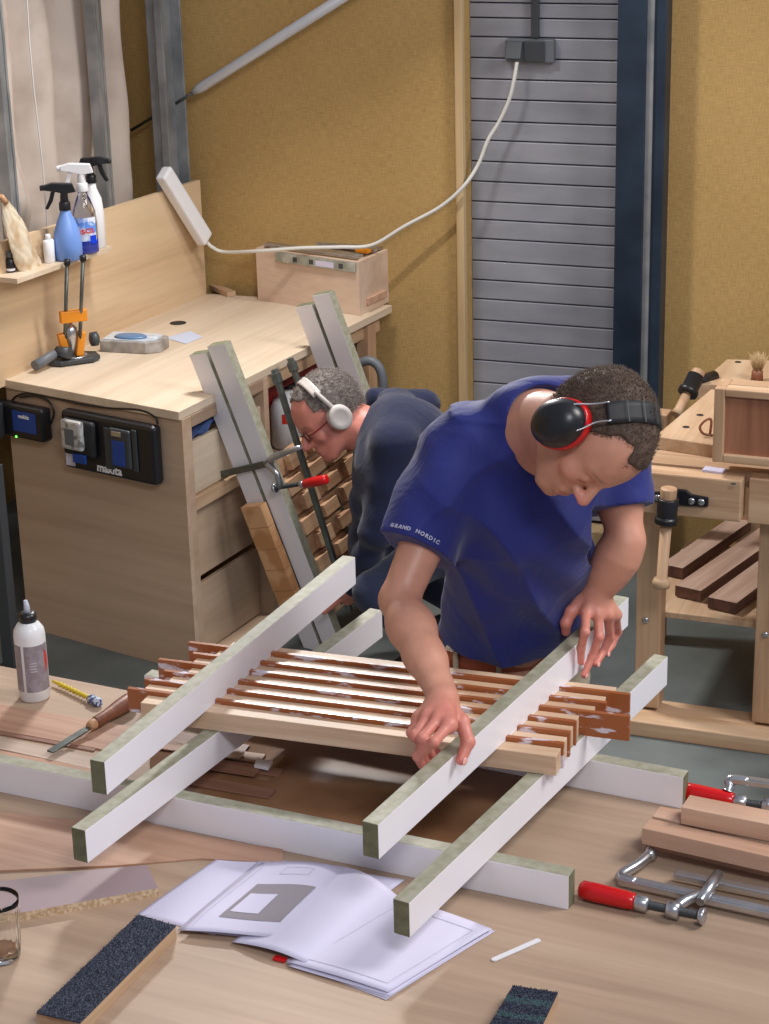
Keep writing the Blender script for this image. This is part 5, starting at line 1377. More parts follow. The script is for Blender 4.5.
# right hand: fingers over the near-left edge, thumb on the white face
def zz(px, py, z): return npv(PZ(px, py, z))
RH = dict(
    index=[zz(449, 725, 1.198), zz(434, 742, 1.190), onL(zz(419, 757, 1.150), .006), onL(zz(415, 764, 1.125), .007)],
    middle=[zz(439, 718, 1.203), zz(422, 738, 1.192), onL(zz(414, 750, 1.155), .008), onL(zz(414, 760, 1.120), .008)],
    ring=[zz(428, 716, 1.200), zz(415, 736, 1.182), onL(zz(412, 746, 1.145), .010), onL(zz(414, 754, 1.115), .009)],
    pinky=[zz(419, 718, 1.190), zz(411, 733, 1.172), onL(zz(412, 741, 1.140), .010), onL(zz(415, 748, 1.118), .009)])
for nme, pts in RH.items():
    r0 = .0080 if nme == 'pinky' else .0092
    finger(Fb, pts, [r0 * 1.08, r0, r0 * .9, r0 * .78], .004)
    Fb.cone(WR + (pts[0] - WR) * .12, pts[0], .019, .0125, .012)
th = [zz(447, 706, 1.190), zz(462, 722, 1.178), onR(468, 742, .010), onR(461, 760, .008)]
Fb.cone(WR + (th[0] - WR) * .2, th[0], .022, .0175, .012); Fb.cone(th[0], th[1], .0175, .0135, .010)
finger(Fb, th[1:], [.0132, .0118, .0098], .006)
Fb.cone(th[0], RH['index'][0], .013, .011, .012)
# left hand: fingers draped down the white face, thumb behind
LH = dict(
    index=[zz(586, 613, 1.182), npv(PP(585, 632, bmid + bnx * .040, bnx)), onR(581, 648, .009), onR(581, 662, .008)],
    middle=[zz(598, 614, 1.180), npv(PP(599, 637, bmid + bnx * .046, bnx)), npv(PP(592, 657, bmid + bnx * .036, bnx)), npv(PP(584, 675, bmid + bnx * .030, bnx))],
    ring=[zz(608, 615, 1.174), npv(PP(610, 637, bmid + bnx * .043, bnx)), onR(603, 652, .012), onR(596, 664, .010)],
    pinky=[zz(616, 615, 1.166), npv(PP(618, 632, bmid + bnx * .036, bnx)), onR(612, 645, .010), onR(606, 654, .009)])
for nme, pts in LH.items():
    r0 = .0078 if nme == 'pinky' else .0091
    finger(Fb, pts, [r0 * 1.08, r0, r0 * .9, r0 * .78], .004)
    Fb.cone(WL + (pts[0] - WL) * .12, pts[0], .018, .0118, .010)
th2 = [zz(583, 601, 1.195), zz(571, 612, 1.178), zz(566, 623, 1.158), onL(zz(566, 632, 1.135), .008)]
Fb.cone(WL, th2[0], .021, .0165, .012); Fb.cone(th2[0], th2[1], .0165, .0125, .008)
finger(Fb, th2[1:], [.0125, .0112, .0092], .004)
BASE = np.array(rgb(200, 144, 120)[:3]); HANDC = np.array(rgb(208, 132, 116)[:3])
def man_tint(P):
    col = np.tile(BASE, (len(P), 1))
    for Wp, E_, tips in ((WR, ER, [p[-1] for p in RH.values()] + [th[-1]]), (WL, EL, [p[-1] for p in LH.values()] + [th2[-1]])):
        d = (P - Wp) @ ((Wp - E_) / np.linalg.norm(Wp - E_)); near = np.linalg.norm(P - Wp, axis=1) < .22
        w = (np.clip(.2 + d / .08, 0, 1) * near)[:, None]; col = col * (1 - w) + HANDC * w
        for t_ in tips:
            w = (np.clip(1.6 - np.linalg.norm(P - t_, axis=1) / .014, 0, 1) * .5)[:, None]; col = col * (1 - w) + np.array(rgb(222, 128, 116)[:3]) * w
    hd.tint(P, col, BASE, np.array(rgb(140, 100, 82)[:3]))
    return col
man, Vm = Fb.build('person', 'skin', None, man_tint, smooth=1)
tag(man, 'standing man in a blue t-shirt bending over the lattice, both hands on a white beam', 'person')
# nails
def nail(p0, p1, nrm, w, par=man):
    d = Vector(p1 - p0).normalized(); n_ = Vector(nrm); n_ = (n_ - d * n_.dot(d)).normalized(); F = Matrix((d, n_.cross(d), n_)).transposed()
    MB().lathe([(0.5, 0), (0.42, .3)], Vector(p1) + n_ * w * .92 + d * .0005, F, n=16, sx=1, sy=1).v
    m = MB(); m.lathe([(w * .62, -.0006), (w * .58, .0004), (w * .3, .0008)], Vector(p1) + n_ * (w * .98) + d * .001, F, n=16, sx=1.25)
    return m.build('fingernail', 'nail', par)
M['nail'] = mat_plain('nail', rgb(232, 170, 160), 0.25)
for k_ in ('index', 'middle', 'ring', 'pinky'): nail(LH[k_][2], LH[k_][3], bnx + Vector((0, 0, .25)), .0076)
nail(th[2], th[3], bnx + Vector((0, 0, .35)), .0098)
# shirt
Fs = Field((-1.50, 3.05, 0.98), (-0.66, 3.90, 1.80), 0.004)
hemR = SR + (ER - SR) * .68; hemL = SL + (EL - SL) * .66
def tor(x, y, t, rx, ry, rz, k=.05): Fs.ell(TB(x, y, t), (rx, ry, rz), TR3, k)
tor(0, .005, .14, .150, .108, .13); tor(0, .012, .32, .150, .110, .14); tor(0, .018, .52, .160, .120, .14); tor(0, .02, .70, .172, .122, .13)
tor(0, -.025, .80, .150, .095, .12)
Fs.cone(SR - rt * .015, SL + rt * .015, .070, .070, .05); Fs.cone(SR - rt * .02, NB - tup * .005, .062, .062, .04); Fs.cone(SL + rt * .02, NB - tup * .005, .062, .062, .04)
Fs.cone(SR, hemR, .076, .068, .035); Fs.cone(SL, hemL, .070, .066, .035)
Fs.cone(TB(.10, .02, .74), hemR - (hemR - SR) * .5, .06, .055, .05)
def folds(P):
    q = (P - PV) @ TR3; L_ = np.linalg.norm(NB - PV)
    x, y, z = q[:, 0], q[:, 1], q[:, 2]; t = z / L_
    w = np.clip(1.15 - t * 1.1, .25, 1)
    warp = vnoise(P, 9, 3) * .9
    a = .0055 * w * np.sin(34 * (z + .55 * x) + warp * 2.2) * np.clip(.5 + .5 * vnoise(P, 7, 5), 0, 1)
    b = .0050 * np.sin(46 * (z - .9 * x) + vnoise(P, 11, 8) * 2.4) * np.clip(.3 + .7 * vnoise(P, 8, 9), 0, 1)
    c = .003 * vnoise(P, 38, 11)
    # drape lines from the armpit
    ap = TB(.13, .06, .70); r = np.linalg.norm(P - ap, axis=1); ang = np.arctan2((P - ap) @ tup, -(P - ap) @ rt)
    e = .006 * np.exp(-(r / .16) ** 2) * np.sin(ang * 7)
    def rid(ph, p=2): return (1 - np.abs(np.sin(ph))) ** p
    wv = vnoise(P, 8, 21) * 1.3; m1 = np.clip(.45 + .8 * vnoise(P, 6, 22), 0, 1); m2_ = np.clip(.4 + .8 * vnoise(P, 7, 23), 0, 1); m3 = np.clip(.4 + .8 * vnoise(P, 9, 24), 0, 1)
    g = -.0085 * m1 * rid(15 * (z + .75 * x) + wv) - .0080 * m2_ * rid(17 * (z - .8 * x) + wv * 1.2 + 1) - .0065 * m3 * rid(26 * z + 1.6 * wv + 2, 4)
    return (a + b + c) * .5 + g * 1.35
Fs.ell(NB - rt * .045 + tup * .018 - fw * .015, (.075, .050, .052), TR3, .04)
Fs.ell(NB + rt * .02 + tup * .0 - fw * .030, (.07, .045, .055), TR3, .04)
Fs.disp(folds, .025)
# openings: hem, sleeves, neck
Fi = Field((-1.50, 3.05, 0.98), (-0.66, 3.90, 1.80), 0.004); Fi.F = Fs.F + 0.0055
for S_, h_ in ((SR, hemR), (SL, hemL)):
    d = h_ - S_; d = d / np.linalg.norm(d)
    P3 = np.meshgrid(*Fs.ax, indexing='ij', sparse=True)
    dd = (P3[0] - h_[0]) * d[0] + (P3[1] - h_[1]) * d[1] + (P3[2] - h_[2]) * d[2]
    rr = np.sqrt((P3[0] - h_[0]) ** 2 + (P3[1] - h_[1]) ** 2 + (P3[2] - h_[2]) ** 2)
    cut = np.where(rr < .125, dd, -1.0); Fs.F = np.maximum(Fs.F, cut).astype(np.float32)
hz = TB(0, 0, .165)
dd = (P3[0] - hz[0]) * -tup[0] + (P3[1] - hz[1]) * -tup[1] + (P3[2] - hz[2]) * -tup[2] + 0 * P3[0]
Fs.F = np.maximum(Fs.F, dd).astype(np.float32)
# neckline ring
nc = NB + fw * .030 + tup * .012; nax = tup * .80 + fw * .60; nax /= np.linalg.norm(nax)
Fs.cone(nc + nax * .030, nc + nax * .14, .072, .085, .002, 'sub')
shirt, Vs = Fs.build('t_shirt', 'shirt', man, smooth=1)
shirt['label'] = 'royal blue short-sleeved t-shirt'
# lettering along the sleeve hem
M['silverink'] = mat_plain('silver_print', rgb(176, 176, 200), 0.5)
hd_ = (hemR - SR); hd_ = Vector(hd_ / np.linalg.norm(hd_)); hc = Vector(hemR) - hd_ * .010
vc = Vector((0, 0, CAM_Z)) - hc; vc = (vc - hd_ * vc.dot(hd_)).normalized()
side_ = hd_.cross(vc) * -1
if (CAM_ROT.transposed() @ side_).x < 0: side_ = -side_
letters = []
for j, ch_ in enumerate('GRAND NORDIC'):
    an = -0.92 + j * 0.118
    if ch_ == ' ': continue
    nn = vc * math.cos(an) + side_ * math.sin(an); tx = side_ * math.cos(an) - vc * math.sin(an); up_ = nn.cross(tx)
    if up_.dot(hd_) > 0: up_ = -up_
    rel = Vs - np.array(hc); axl = rel @ np.array(hd_); rad = rel - axl[:, None] * np.array(hd_); rl = np.linalg.norm(rad, axis=1); sl_ = (np.abs(axl) < .008) & ((rad @ np.array(nn)) / (rl + 1e-9) > .995) & (rl < .12) & (rl > .045)
    rr_ = (rl[sl_].max() if sl_.any() else .0735) + .0006
    letters.append(text_mesh(ch_, .0105, 'silverink', hc + nn * rr_, Matrix((tx, up_, nn)).transposed(), shirt, 'sleeve_lettering', .0003, extrude=.0012, align='CENTER'))
bmj = bmesh.new()
for o in letters:
    tmp = o.data.copy(); tmp.transform(WORLD[shirt.name].inverted() @ WORLD[o.name]); bmj.from_mesh(tmp); bpy.data.meshes.remove(tmp); bpy.data.objects.remove(o)
mej = bpy.data.meshes.new('sleeve_lettering'); bmj.to_mesh(mej); bmj.free(); mej.materials.append(M['silverink'])
oj = bpy.data.objects.new('sleeve_lettering', mej); COL.objects.link(oj); oj.parent = shirt
# trousers, belt, shoes
Ft = Field((-1.55, 3.30, 0.03), (-0.80, 4.10, 1.10), 0.006)
hipR = PV + rt * .09 - npv((0, 0, .06)); hipL = PV - rt * .09 - npv((0, 0, .06))
fR = npv((-1.33, 3.68, .07)); fL = npv((-1.06, 3.86, .07))
Ft.ell(PV - npv((0, 0, .02)), (.150, .108, .12), TR3, .05)
for hp, ft in ((hipR, fR), (hipL, fL)):
    kn = (hp + ft) / 2 + fw * .03; kn[2] = .52
    Ft.cone(hp, kn, .088, .066, .05); Ft.cone(kn, ft, .066, .052, .03)
Ft.disp(lambda P: .004 * vnoise(P, 30, 4) + .004 * np.sin(60 * P[:, 2] + 2 * vnoise(P, 12, 2)), .03)
Ft.plane((0, 0, 1.055), (0, 0, 1))
tr, _ = Ft.build('trousers', 'khaki', man, smooth=1)
m = MB(); cy = Vector(PV) + Vector((0, 0, .045)); rtv = Vector(rt); fwv = Vector((fw[0], fw[1], 0)).normalized(); rtv = Vector((rtv.x, rtv.y, 0)).normalized()
def belt(u, v):
    a = u * 2 * math.pi; return cy + rtv * (.158 * math.cos(a)) + fwv * (.118 * math.sin(a)) + Vector((0, 0, .036 * (v - .5)))
m.grid(belt, 64, 1); bl = m.build('belt', 'belt', man, solid=.004)
for a in (.6, 1.2, 2.0, 2.6, 4.0, 5.2):
    p = cy + rtv * (.164 * math.cos(a)) + fwv * (.124 * math.sin(a)); t = (-rtv * math.sin(a) + fwv * math.cos(a))
    MB().box(p, (.010, .005, .05), frame(t)).build('belt_loop', 'khaki', tr)
for ft in (fR, fL):
    Fz = Field((ft[0] - .2, ft[1] - .25, -.004), (ft[0] + .25, ft[1] + .2, .15), .005)
    ff = npv((fwv.x, fwv.y, 0)); b0_ = npv((ft[0], ft[1], .045))
    Fz.cone(b0_ - ff * .05, b0_ + ff * .15, .042, .040, .02, flat=.9, fa=(0, 0, 1)); Fz.cone(b0_ - ff * .02, b0_ - ff * .02 + npv((0, 0, .05)), .045, .045, .03)
    Fz.plane((0, 0, .001), (0, 0, -1)); Fz.build('shoe', 'shoe', man)
# hair
Fh = Field(hd.c - .17, hd.c + .17, .003)
hd.cranium(Fh, .0045, .02)
def hairmask(P):
    q = hd.local(P); x, y, z = q[:, 0], q[:, 1], q[:, 2]; ax_ = np.abs(x)
    wob = .005 * vnoise(P, 120, 2)
    fl_ = .040 - .75 * (z - .045) * (z < .045) * 0 + wob           # front line
    front_lim = np.where(ax_ < .034, .088 - .5 * ax_, .046 - .7 * (ax_ - .034))     # forelock in the middle, receding temples
    front_lim = np.where(z < .062, np.minimum(front_lim, .016), front_lim) + wob
    front_lim = np.where((z < .0), .020, front_lim)
    low = np.where(y > -.01, -.030, -.060 - .1 * (y + .01)) + wob
    side_low = np.where((y > .0) & (ax_ > .05), -.028, low)
    return np.maximum(y - front_lim, side_low - z)
idx = np.argwhere(np.abs(Fh.F) < .03); Pm = Fh.lo + idx * Fh.h
Fh.F[tuple(idx.T)] = np.maximum(Fh.F[tuple(idx.T)] + .0012 * vnoise(Pm, 260, 1), hairmask(Pm) * .8)
core = Field(hd.c - .17, hd.c + .17, .003); hd.cranium(core, -.004, .02); Fh.F = np.maximum(Fh.F, -core.F)
hair, Vh = Fh.build('hair', 'hair_dk', man, smooth=1)
Nh = normals_of(hair, Vh); out = np.array([(n @ (v - hd(0, -.01, .02))) > 0 for n, v in zip(Nh, Vh)])
strands('hair_strands', Vh[out], Nh[out], 9000, .0085, lambda v: -hd.f * .75 - hd.u * .15 * (1 if hd.local(v)[2] < .06 else -.2), 'hair_dk', hair, .00055, 3)
# fine hairs along the hairline
Ns = normals_of(man, Vm); lq = hd.local(Vm)
hm_ = hairmask(Vm); near_ = (np.linalg.norm(lq, axis=1) < .15) & (lq[:, 2] > -.05)
edge_ = np.where(near_ & (hm_ > -.004) & (hm_ < .009) & (lq[:, 1] > -.03))[0]
strands('hairline_strands', Vm[edge_], Ns[edge_], 2200, .009, lambda v: -hd.f * .75 - hd.u * .1, 'hair_dk', hair, .0003, 17)
selt = np.where((lq[:, 2] > .055) & (lq[:, 1] > .02) & (np.abs(lq[:, 0]) < .066) & (np.linalg.norm(lq, axis=1) < .15))[0]
0 and strands('hair_strands', Vm[selt], Ns[selt], 1100, .009, lambda v: -hd.f * .9, 'hair_dk', hair, .0004, 7)
for m_ in (-1, 1):
    sel = np.where((np.abs(lq[:, 2] - .018 - .0 * lq[:, 0]) < .0045) & (m_ * lq[:, 0] > .012) & (m_ * lq[:, 0] < .050) & (lq[:, 1] > .05))[0]
    if 0: strands('eyebrow', Vm[sel], Ns[sel], 300, .0050, lambda v: hd.r * m_ * 2.0 + hd.u * .1, 'hair_dk', man, .00025, 9, spread=.1)
# ear defenders
em = thing('ear_muffs', Vector(hd(0, 0, 0)), 'black ear defenders with a red ring on the standing man', 'ear defenders')
def HV(x, y, z): return Vector(hd(x, y, z))
for m_ in (1, -1):
    X = Vector(hd.r) * m_; base = HV(m_ * .074, -.008, -.012)
    Fm = Matrix((Vector(hd.f), X.cross(Vector(hd.f)), X)).transposed()
    cpo = MB().lathe([(.030, .020), (.046, .022), (.0475, .030), (.045, .044), (.038, .056), (.026, .064), (.010, .067), (.001, .0675)], base, Fm, n=36, sy=1.12, sx=.92, caps=False).build('ear_cup', 'blackpl', em)
    MB().lathe([(.0470, .010), (.0500, .012), (.0495, .0265), (.0475, .028)], base, Fm, n=36, sy=1.12, sx=.92).build('red_ring', 'redpl', em)
    MB().lathe([(.028, .000), (.040, .000), (.0445, .006), (.044, .014), (.028, .014)], base, Fm, n=36, sy=1.12, sx=.92).build('cushion', 'blackmat', em)
    for sgn in (-1, 1):
        pts = [HV(m_ * .132, -.008 + sgn * .004, -.020), HV(m_ * .134, -.008 + sgn * .020, .004), HV(m_ * .118, -.008 + sgn * .024, .030), HV(m_ * .100, -.012 + sgn * .017, .060), HV(m_ * .088, -.012 + sgn * .017, .085)]
        MB().tube(smooth_path(pts, 6), .0016, 8).build('wire_arm', 'steel', em)
def hb(u, v):
    a = (u - .5) * 2 * R(62); r = 1.0
    return HV(math.sin(a) * .094, -.012 + (v - .5) * .040, .030 + math.cos(a) * .097)
MB().grid(hb, 40, 4).build('headband', 'blackmat', em, solid=.006)
for uu in (.18, .34, .5, .66, .82):
    MB().grid(lambda u, v: hb(uu + (u - .5) * .012, v) + (hb(uu, .5) - HV(0, -.012, .030)).normalized() * .0042, 2, 4).build('band_seam', 'dgrey', em)
# ------------------------------------------------------------------ clamped slatted panel leaning against the cabinet
g0 = PZ(337, 650, .012); g1 = PY(221, 349, g0.y - .12)
aA = (g1 - g0).normalized(); sA = Vector((0.25, 0.97, 0)); sA = (sA - aA * sA.dot(aA)).normalized(); nA = sA.cross(aA)
if nA.x < 0: nA = -nA
GA = Matrix((sA, nA, aA)).transposed()
LB = (g1 - g0).length
def GP(s, n, a): return g0 + sA * s + nA * n + aA * a
def lean_beam(s, n, a1, label):
    c = GP(s, n, a1 / 2)
    o = MB().box(c, (.034, .074, a1), GA, [2, 2, 1, 1, 0, 0]).build('white_beam', ['white', 'green', 'greenend'], None, bevel=.0012, origin=c, rot=GA)
    return tag(o, label, 'beam', 'white beams of the leaning clamped panel')
PA = .088
lean_beam(0, -PA, LB - .0, 'outermost left leaning white beam, nearest the cabinet drawers')
lean_beam(0, 0, LB + .02, 'leaning white beam crossed by the steel clamp, right of the leftmost one')
h1 = PY(325, 298, 6.08)
sH = (h1 - g0).dot(sA); LH_ = (h1 - g0).dot(aA) ; nH = (h1 - g0).dot(nA)
lean_beam(sH, nH - PA, LH_ - .01, 'left leaning beam of the far pair above the crouching man')
lean_beam(sH, nH, LH_ + .02, 'right leaning beam of the far pair just above the headphones')
pn = thing('slatted_panel', GP(sH / 2, 0, .1), 'warm brown slatted wooden panel held between the leaning white beams', 'panel')
M['slat2'] = mat_wood('leaning_slats', rgb(186, 130, 84), rgb(214, 164, 116), rgb(228, 186, 140), 'X', 1.0, 0.5, 0.2)
k = 0
c = GP(-.040, -PA / 2 - .034, .375)
M['butcher'] = mat_patchy('butcher_block', rgb(196, 140, 92), rgb(222, 172, 124), 9, .5, .45, .55, 2, stretch=(1, 1, 1.2))
m = MB()
for i_ in range(5): m.box(GP(-.040 - .001 * (i_ % 2), -PA / 2 - .034, .22 + i_ * .078), (.034, .086, .0765), GA)
m.build('end_board', 'butcher', pn, bevel=.001, origin=c, rot=GA)
a_ = .14
while a_ < .66:
    s0_, s1_ = .024 + .012 * (k % 2), sH - .024
    c = GP((s0_ + s1_) / 2, -PA / 2 + .012, a_)
    MB().box(c, (s1_ - s0_, .030, .060), GA).build('slat', 'slat2', pn, bevel=.0012, origin=c, rot=GA)
    j = 0; s_ = .05 + .05 * (k % 2)
    while s_ < sH - .06:
        c = GP(s_ + .045, -PA / 2 + .040 , a_)
        MB().box(c, (.080, .024, .052 - .010 * (j % 2)), GA).build('block', 'slat2', pn, bevel=.001, origin=c, rot=GA)
        s_ += .125; j += 1
    a_ += .072; k += 1
# sash clamps
def bar(p0, p1, label):
    o = thing('sash_clamp', p1, label, 'clamp', 'long dark clamp bars on the leaning panel'); d = (p1 - p0); F = frame(d, (0, -1, 0))
    c = (p0 + p1) / 2; MB().box(c, (d.length, .018, .020), F).build('bar', 'darksteel', o, bevel=.003)
    MB().box(p0 + d.normalized() * .03, (.035, .026, .030), F).build('end_stop', 'darksteel', o, bevel=.004)
    MB().box(p1 - d.normalized() * .06, (.05, .028, .05), F).build('sliding_head', 'darksteel', o, bevel=.004)
bar(PY(274, 369, 5.62), PY(350, 612, 5.56), 'near dark steel clamp bar running down the leaning panel')
bar(PY(290, 358, 5.90), PY(366, 585, 5.84), 'far dark steel clamp bar nearest the crouching man')
# F clamp across the near pair
fc_ = thing('bar_clamp', PY(268, 463, 5.45), 'steel clamp with a bright red handle gripping the leaning beams', 'clamp')
def RK(px, py, off): return PP(px, py, GP(-.021 - off, 0, 0), sA)
r0 = RK(222, 474, .012); r1 = RK(270, 463, .012); d = r1 - r0
MB().box((r0 + r1) / 2, (d.length, .008, .022), frame(d, aA)).build('rail', 'darksteel', fc_, bevel=.001)
MB().tube([RK(223, 474, .008), RK(220, 478, .004), RK(219, 486, .0)], [.009, .009, .010], 8).build('fixed_jaw', 'darksteel', fc_)
MB().tube([RK(301, 447, .03), RK(292, 450, .03), RK(274, 457, .03), RK(268, 464, .022)], [.007, .010, .012, .016], 10).build('slide_head', 'steel', fc_)
MB().tube([RK(268, 463, .03), RK(277, 474, .035), RK(281, 487, .035)], [.013, .010, .012], 10).build('sliding_arm', 'steel', fc_)
q0, q1, q2, q3 = RK(275, 488, .035), RK(300, 484, .035), RK(304, 484, .035), RK(327, 479, .035); d = (q3 - q2).normalized()
n = 50; MB().tube([q0 + (q1 - q0) * k / n for k in range(n + 1)], [.0065 + .0015 * (k % 3 == 0) for k in range(n + 1)], 10).build('screw', 'dgrey', fc_)
MB().lathe([(.006, -.006), (.014, -.004), (.016, .004), (.012, .006)], q0, frame(q1 - q0) @ Matrix.Rotation(R(90), 3, 'Y'), n=16).build('swivel_pad', 'steel', fc_)
MB().tube([q1, q2], [.011, .011], 14).build('ferrule', 'steel', fc_)
MB().tube([q2, q2 + d * .004, q2 + (q3 - q2) * .5, q3 - d * .004, q3], [.011, .015, .0165, .015, .009], 12).build('handle', 'redpl', fc_)

# ------------------------------------------------------------------ the crouching man
h2 = Head(PY(328, 413, 5.60), cam_dir(-.76, -.62, .12), cam_dir(-.58, .74, .24), 1.06)
def Q(px, py, y): return npv(PY(px, py, y))
nb2 = Q(369, 432, 5.63); sN = Q(395, 448, 5.50); sF = Q(398, 412, 5.80); pv2 = Q(462, 520, 5.66)
eN = Q(378, 530, 5.44); wN = Q(352, 590, 5.50); eF = Q(424, 406, 6.0)
F2 = Field(np.minimum(h2.c, pv2) - npv((.35, .45, .45)), np.maximum(h2.c, pv2) + npv((.25, .45, .32)), .004)
h2.face(F2)
F2.cone(h2(0, -.03, -.05), nb2, .056, .062, .03); F2.cone(nb2, (sN + sF) / 2 * .5 + pv2 * .5, .07, .08, .05)
F2.cone(sN, sF, .045, .045, .04); F2.cone(sN, eN, .046, .036, .03); F2.cone(eN, wN, .036, .027, .02)
hx = Q(340, 606, 5.54); F2.cone(wN, (wN + hx) / 2, .026, .030, .012, flat=.6, fa=(.3, -1, 0))
for j in range(4):
    b_ = (wN + hx) / 2 + npv((-.01, .012 * (j - 1.5), .004)); t1 = b_ + (hx - wN) * .45 + npv((-.01, .014 * (j - 1.5), 0)); t2 = t1 + npv((-.020, .006 * (j - 1.5), -.018))
    F2.cone(wN, b_, .018, .011, .01); F2.cone(b_, t1, .0095, .0085, .004); F2.cone(t1, t2, .0085, .007, .003)
t1 = wN + npv((-.035, -.015, -.01)); F2.cone(wN, t1, .014, .011, .008); F2.cone(t1, t1 + npv((-.022, -.002, -.02)), .0105, .008, .004)
B2 = np.array(rgb(206, 132, 116)[:3])
def t2f(P):
    col = np.tile(B2, (len(P), 1)); h2.tint(P, col, B2); return col
m2, V2 = F2.build('person', 'skin', None, t2f, smooth=1)
tag(m2, 'crouching grey-haired man in a dark navy sweater wearing white headphones', 'person')
F3 = Field(np.minimum(nb2, pv2) - npv((.30, .45, .45)), np.maximum(nb2, pv2) + npv((.28, .45, .30)), .006)
ch = (sN + sF) / 2 + npv((.03, 0, -.03)); bv = pv2 - ch; bv /= np.linalg.norm(bv)
F3.ell(ch, (.15, .17, .13), None, .05); F3.ell(ch * .5 + pv2 * .5, (.15, .17, .14), None, .06); F3.ell(pv2, (.15, .17, .13), None, .06)
F3.cone(sN, sF, .080, .080, .05); F3.cone((sN + sF) / 2, nb2 - (nb2 - ch) * .2, .09, .070, .04)
F3.cone(sN, eN, .070, .056, .04); F3.cone(eN, wN - (wN - eN) * .1, .054, .038, .03); F3.cone(Q(376, 402, 5.86), eF, .045, .055, .03)
F3.cone(Q(380, 470, 5.55), Q(378, 560, 5.62), .085, .10, .06)
F3.disp(lambda P: .006 * np.sin(40 * (P[:, 2] + .6 * P[:, 0]) + 2.5 * vnoise(P, 10, 4)) * np.clip(.5 + .5 * vnoise(P, 7, 6), 0, 1) + .003 * vnoise(P, 30, 5), .03)
nx2 = nb2 - ch; nx2 /= np.linalg.norm(nx2)
F3.cone(nb2 + nx2 * .02, nb2 + nx2 * .12, .062, .09, .002, 'sub')
sw, _ = F3.build('sweater', 'sweater', m2, smooth=1)
M['collar'] = mat_cloth('collar', rgb(24, 28, 46), 0.9)
F4_ = Field((pv2[0] - .6, 5.0, .0), (pv2[0] + .35, 6.2, .75), .008)
kN = Q(372, 592, 5.42); kF = Q(395, 560, 5.95); fN = npv((pv2[0] + .02, 5.50, .07)); fF = npv((pv2[0] + .02, 5.86, .07))
F4_.ell(pv2 - npv((0, 0, .04)), (.14, .17, .13), None, .05)
for kk_, ff_, oo in ((kN, fN, -.09), (kF, fF, .09)):
    F4_.cone(pv2 + npv((0, oo, -.03)), kk_, .085, .066, .05); F4_.cone(kk_, ff_, .062, .048, .03)
F4_.disp(lambda P: .005 * vnoise(P, 26, 4), .03)
jn, _ = F4_.build('jeans', 'jeans', m2, smooth=1)
for ff_ in (fN, fF):
    Fz = Field((ff_[0] - .27, ff_[1] - .1, -.004), (ff_[0] + .12, ff_[1] + .1, .16), .006)
    Fz.cone(npv((ff_[0] + .03, ff_[1], .045)), npv((ff_[0] - .17, ff_[1], .04)), .042, .038, .02); Fz.cone(npv((ff_[0], ff_[1], .05)), npv((ff_[0], ff_[1], .09)), .045, .045, .03)
    Fz.plane((0, 0, .001), (0, 0, -1)); Fz.build('shoe', 'shoe', m2)
# hair
Fh = Field(h2.c - .17, h2.c + .17, .0035); h2.cranium(Fh, .006, .02)
def hm2(P):
    q = h2.local(P); x, y, z = q[:, 0], q[:, 1], q[:, 2]; ax_ = np.abs(x); wob = .005 * vnoise(P, 110, 2)
    fl = np.where(z > .09, .060, np.where(z > .04, .040, .016)) + wob
    low = np.where(y > -.02, -.020, -.070) + wob
    return np.maximum(y - fl, low - z)
idx = np.argwhere(np.abs(Fh.F) < .03); Pm = Fh.lo + idx * Fh.h
Fh.F[tuple(idx.T)] = np.maximum(Fh.F[tuple(idx.T)] + .0015 * vnoise(Pm, 230, 1), hm2(Pm) * .8)
core = Field(h2.c - .17, h2.c + .17, .0035); h2.cranium(core, -.004, .02); Fh.F = np.maximum(Fh.F, -core.F)
hr2, Vh = Fh.build('hair', 'hair_gr', m2, smooth=1); Nh = normals_of(hr2, Vh); out = np.array([(n @ (v - h2(0, -.01, .02))) > 0 for n, v in zip(Nh, Vh)])
strands('hair_strands', Vh[out], Nh[out], 4500, .014, lambda v: -h2.f * .75 - h2.u * .1, 'hair_gr', hr2, .0008, 3)
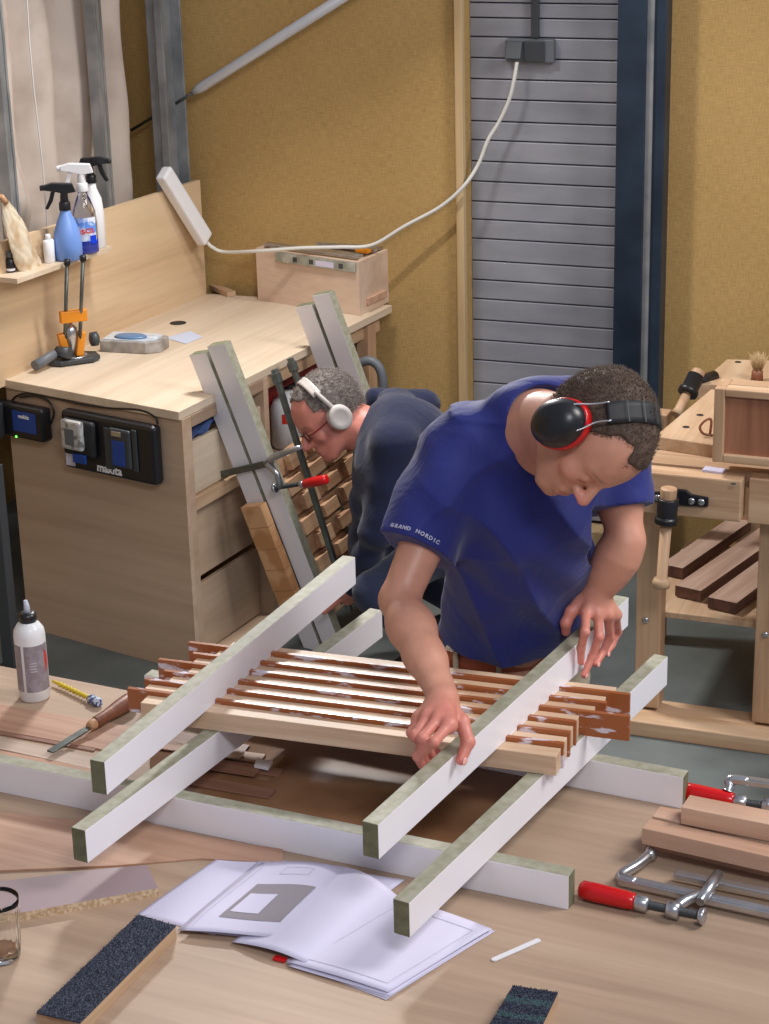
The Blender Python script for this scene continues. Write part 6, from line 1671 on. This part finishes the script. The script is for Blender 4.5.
# headphones
hp = thing('headphones', Vector(h2(0, 0, 0)), 'warm white over-ear headphones on the crouching man', 'headphones')
def HV2(x, y, z): return Vector(h2(x, y, z))
for m_ in (-1, 1):
    X = Vector(h2.r) * m_; base = HV2(m_ * .076, -.008, -.014); Fm = Matrix((Vector(h2.f), X.cross(Vector(h2.f)), X)).transposed()
    MB().lathe([(.028, .010), (.036, .011), (.0385, .018), (.0375, .030), (.033, .036), (.022, .0375), (.020, .036), (.001, .036)], base, Fm, n=32, sy=1.1, caps=False).build('ear_cup', 'white_ms', hp)
    MB().lathe([(.020, .000), (.034, .000), (.039, .004), (.038, .011), (.020, .011)], base, Fm, n=32, sy=1.1).build('cushion', 'cable', hp)
    MB().tube(smooth_path([HV2(m_ * .094, -.008, .022), HV2(m_ * .098, -.004, .045), HV2(m_ * .094, 0, .07), HV2(m_ * .084, .002, .090)], 5), .0075, 10).build('slider_arm', 'white_ms', hp)
def hb2(u, v):
    a = (u - .5) * 2 * R(60); return HV2(math.sin(a) * .098, .003 + (v - .5) * .028, .030 + math.cos(a) * .100)
MB().grid(hb2, 36, 4).build('headband', 'white_ms', hp, solid=.009)
# glasses
gs = thing('eyeglasses', HV2(0, .1, 0), 'dark red framed eyeglasses on the crouching man', 'glasses')
for m_ in (-1, 1):
    cpt = HV2(m_ * .032, .101, -.010)
    ring = [cpt + Vector(h2.r) * (.023 * math.cos(a)) + Vector(h2.u) * (.016 * math.sin(a)) - Vector(h2.f) * (.006 * abs(math.cos(a)) * (1 if m_ * math.cos(a) > 0 else 0)) for a in np.linspace(0, 2 * math.pi, 25)]
    MB().tube(ring, .0016, 8).build('rim', 'dark_frame' if 'dark_frame' in M else 'blackpl', gs)
    MB().tube(smooth_path([HV2(m_ * .055, .094, -.006), HV2(m_ * .072, .07, -.006), HV2(m_ * .082, .0, -.004), HV2(m_ * .082, -.02, -.02)], 5), .0022, 8).build('temple_arm', 'darkred', gs)
MB().tube([HV2(-.010, .105, -.006), HV2(0, .110, -.003), HV2(.010, .105, -.006)], .0016, 8).build('bridge', 'blackpl', gs)
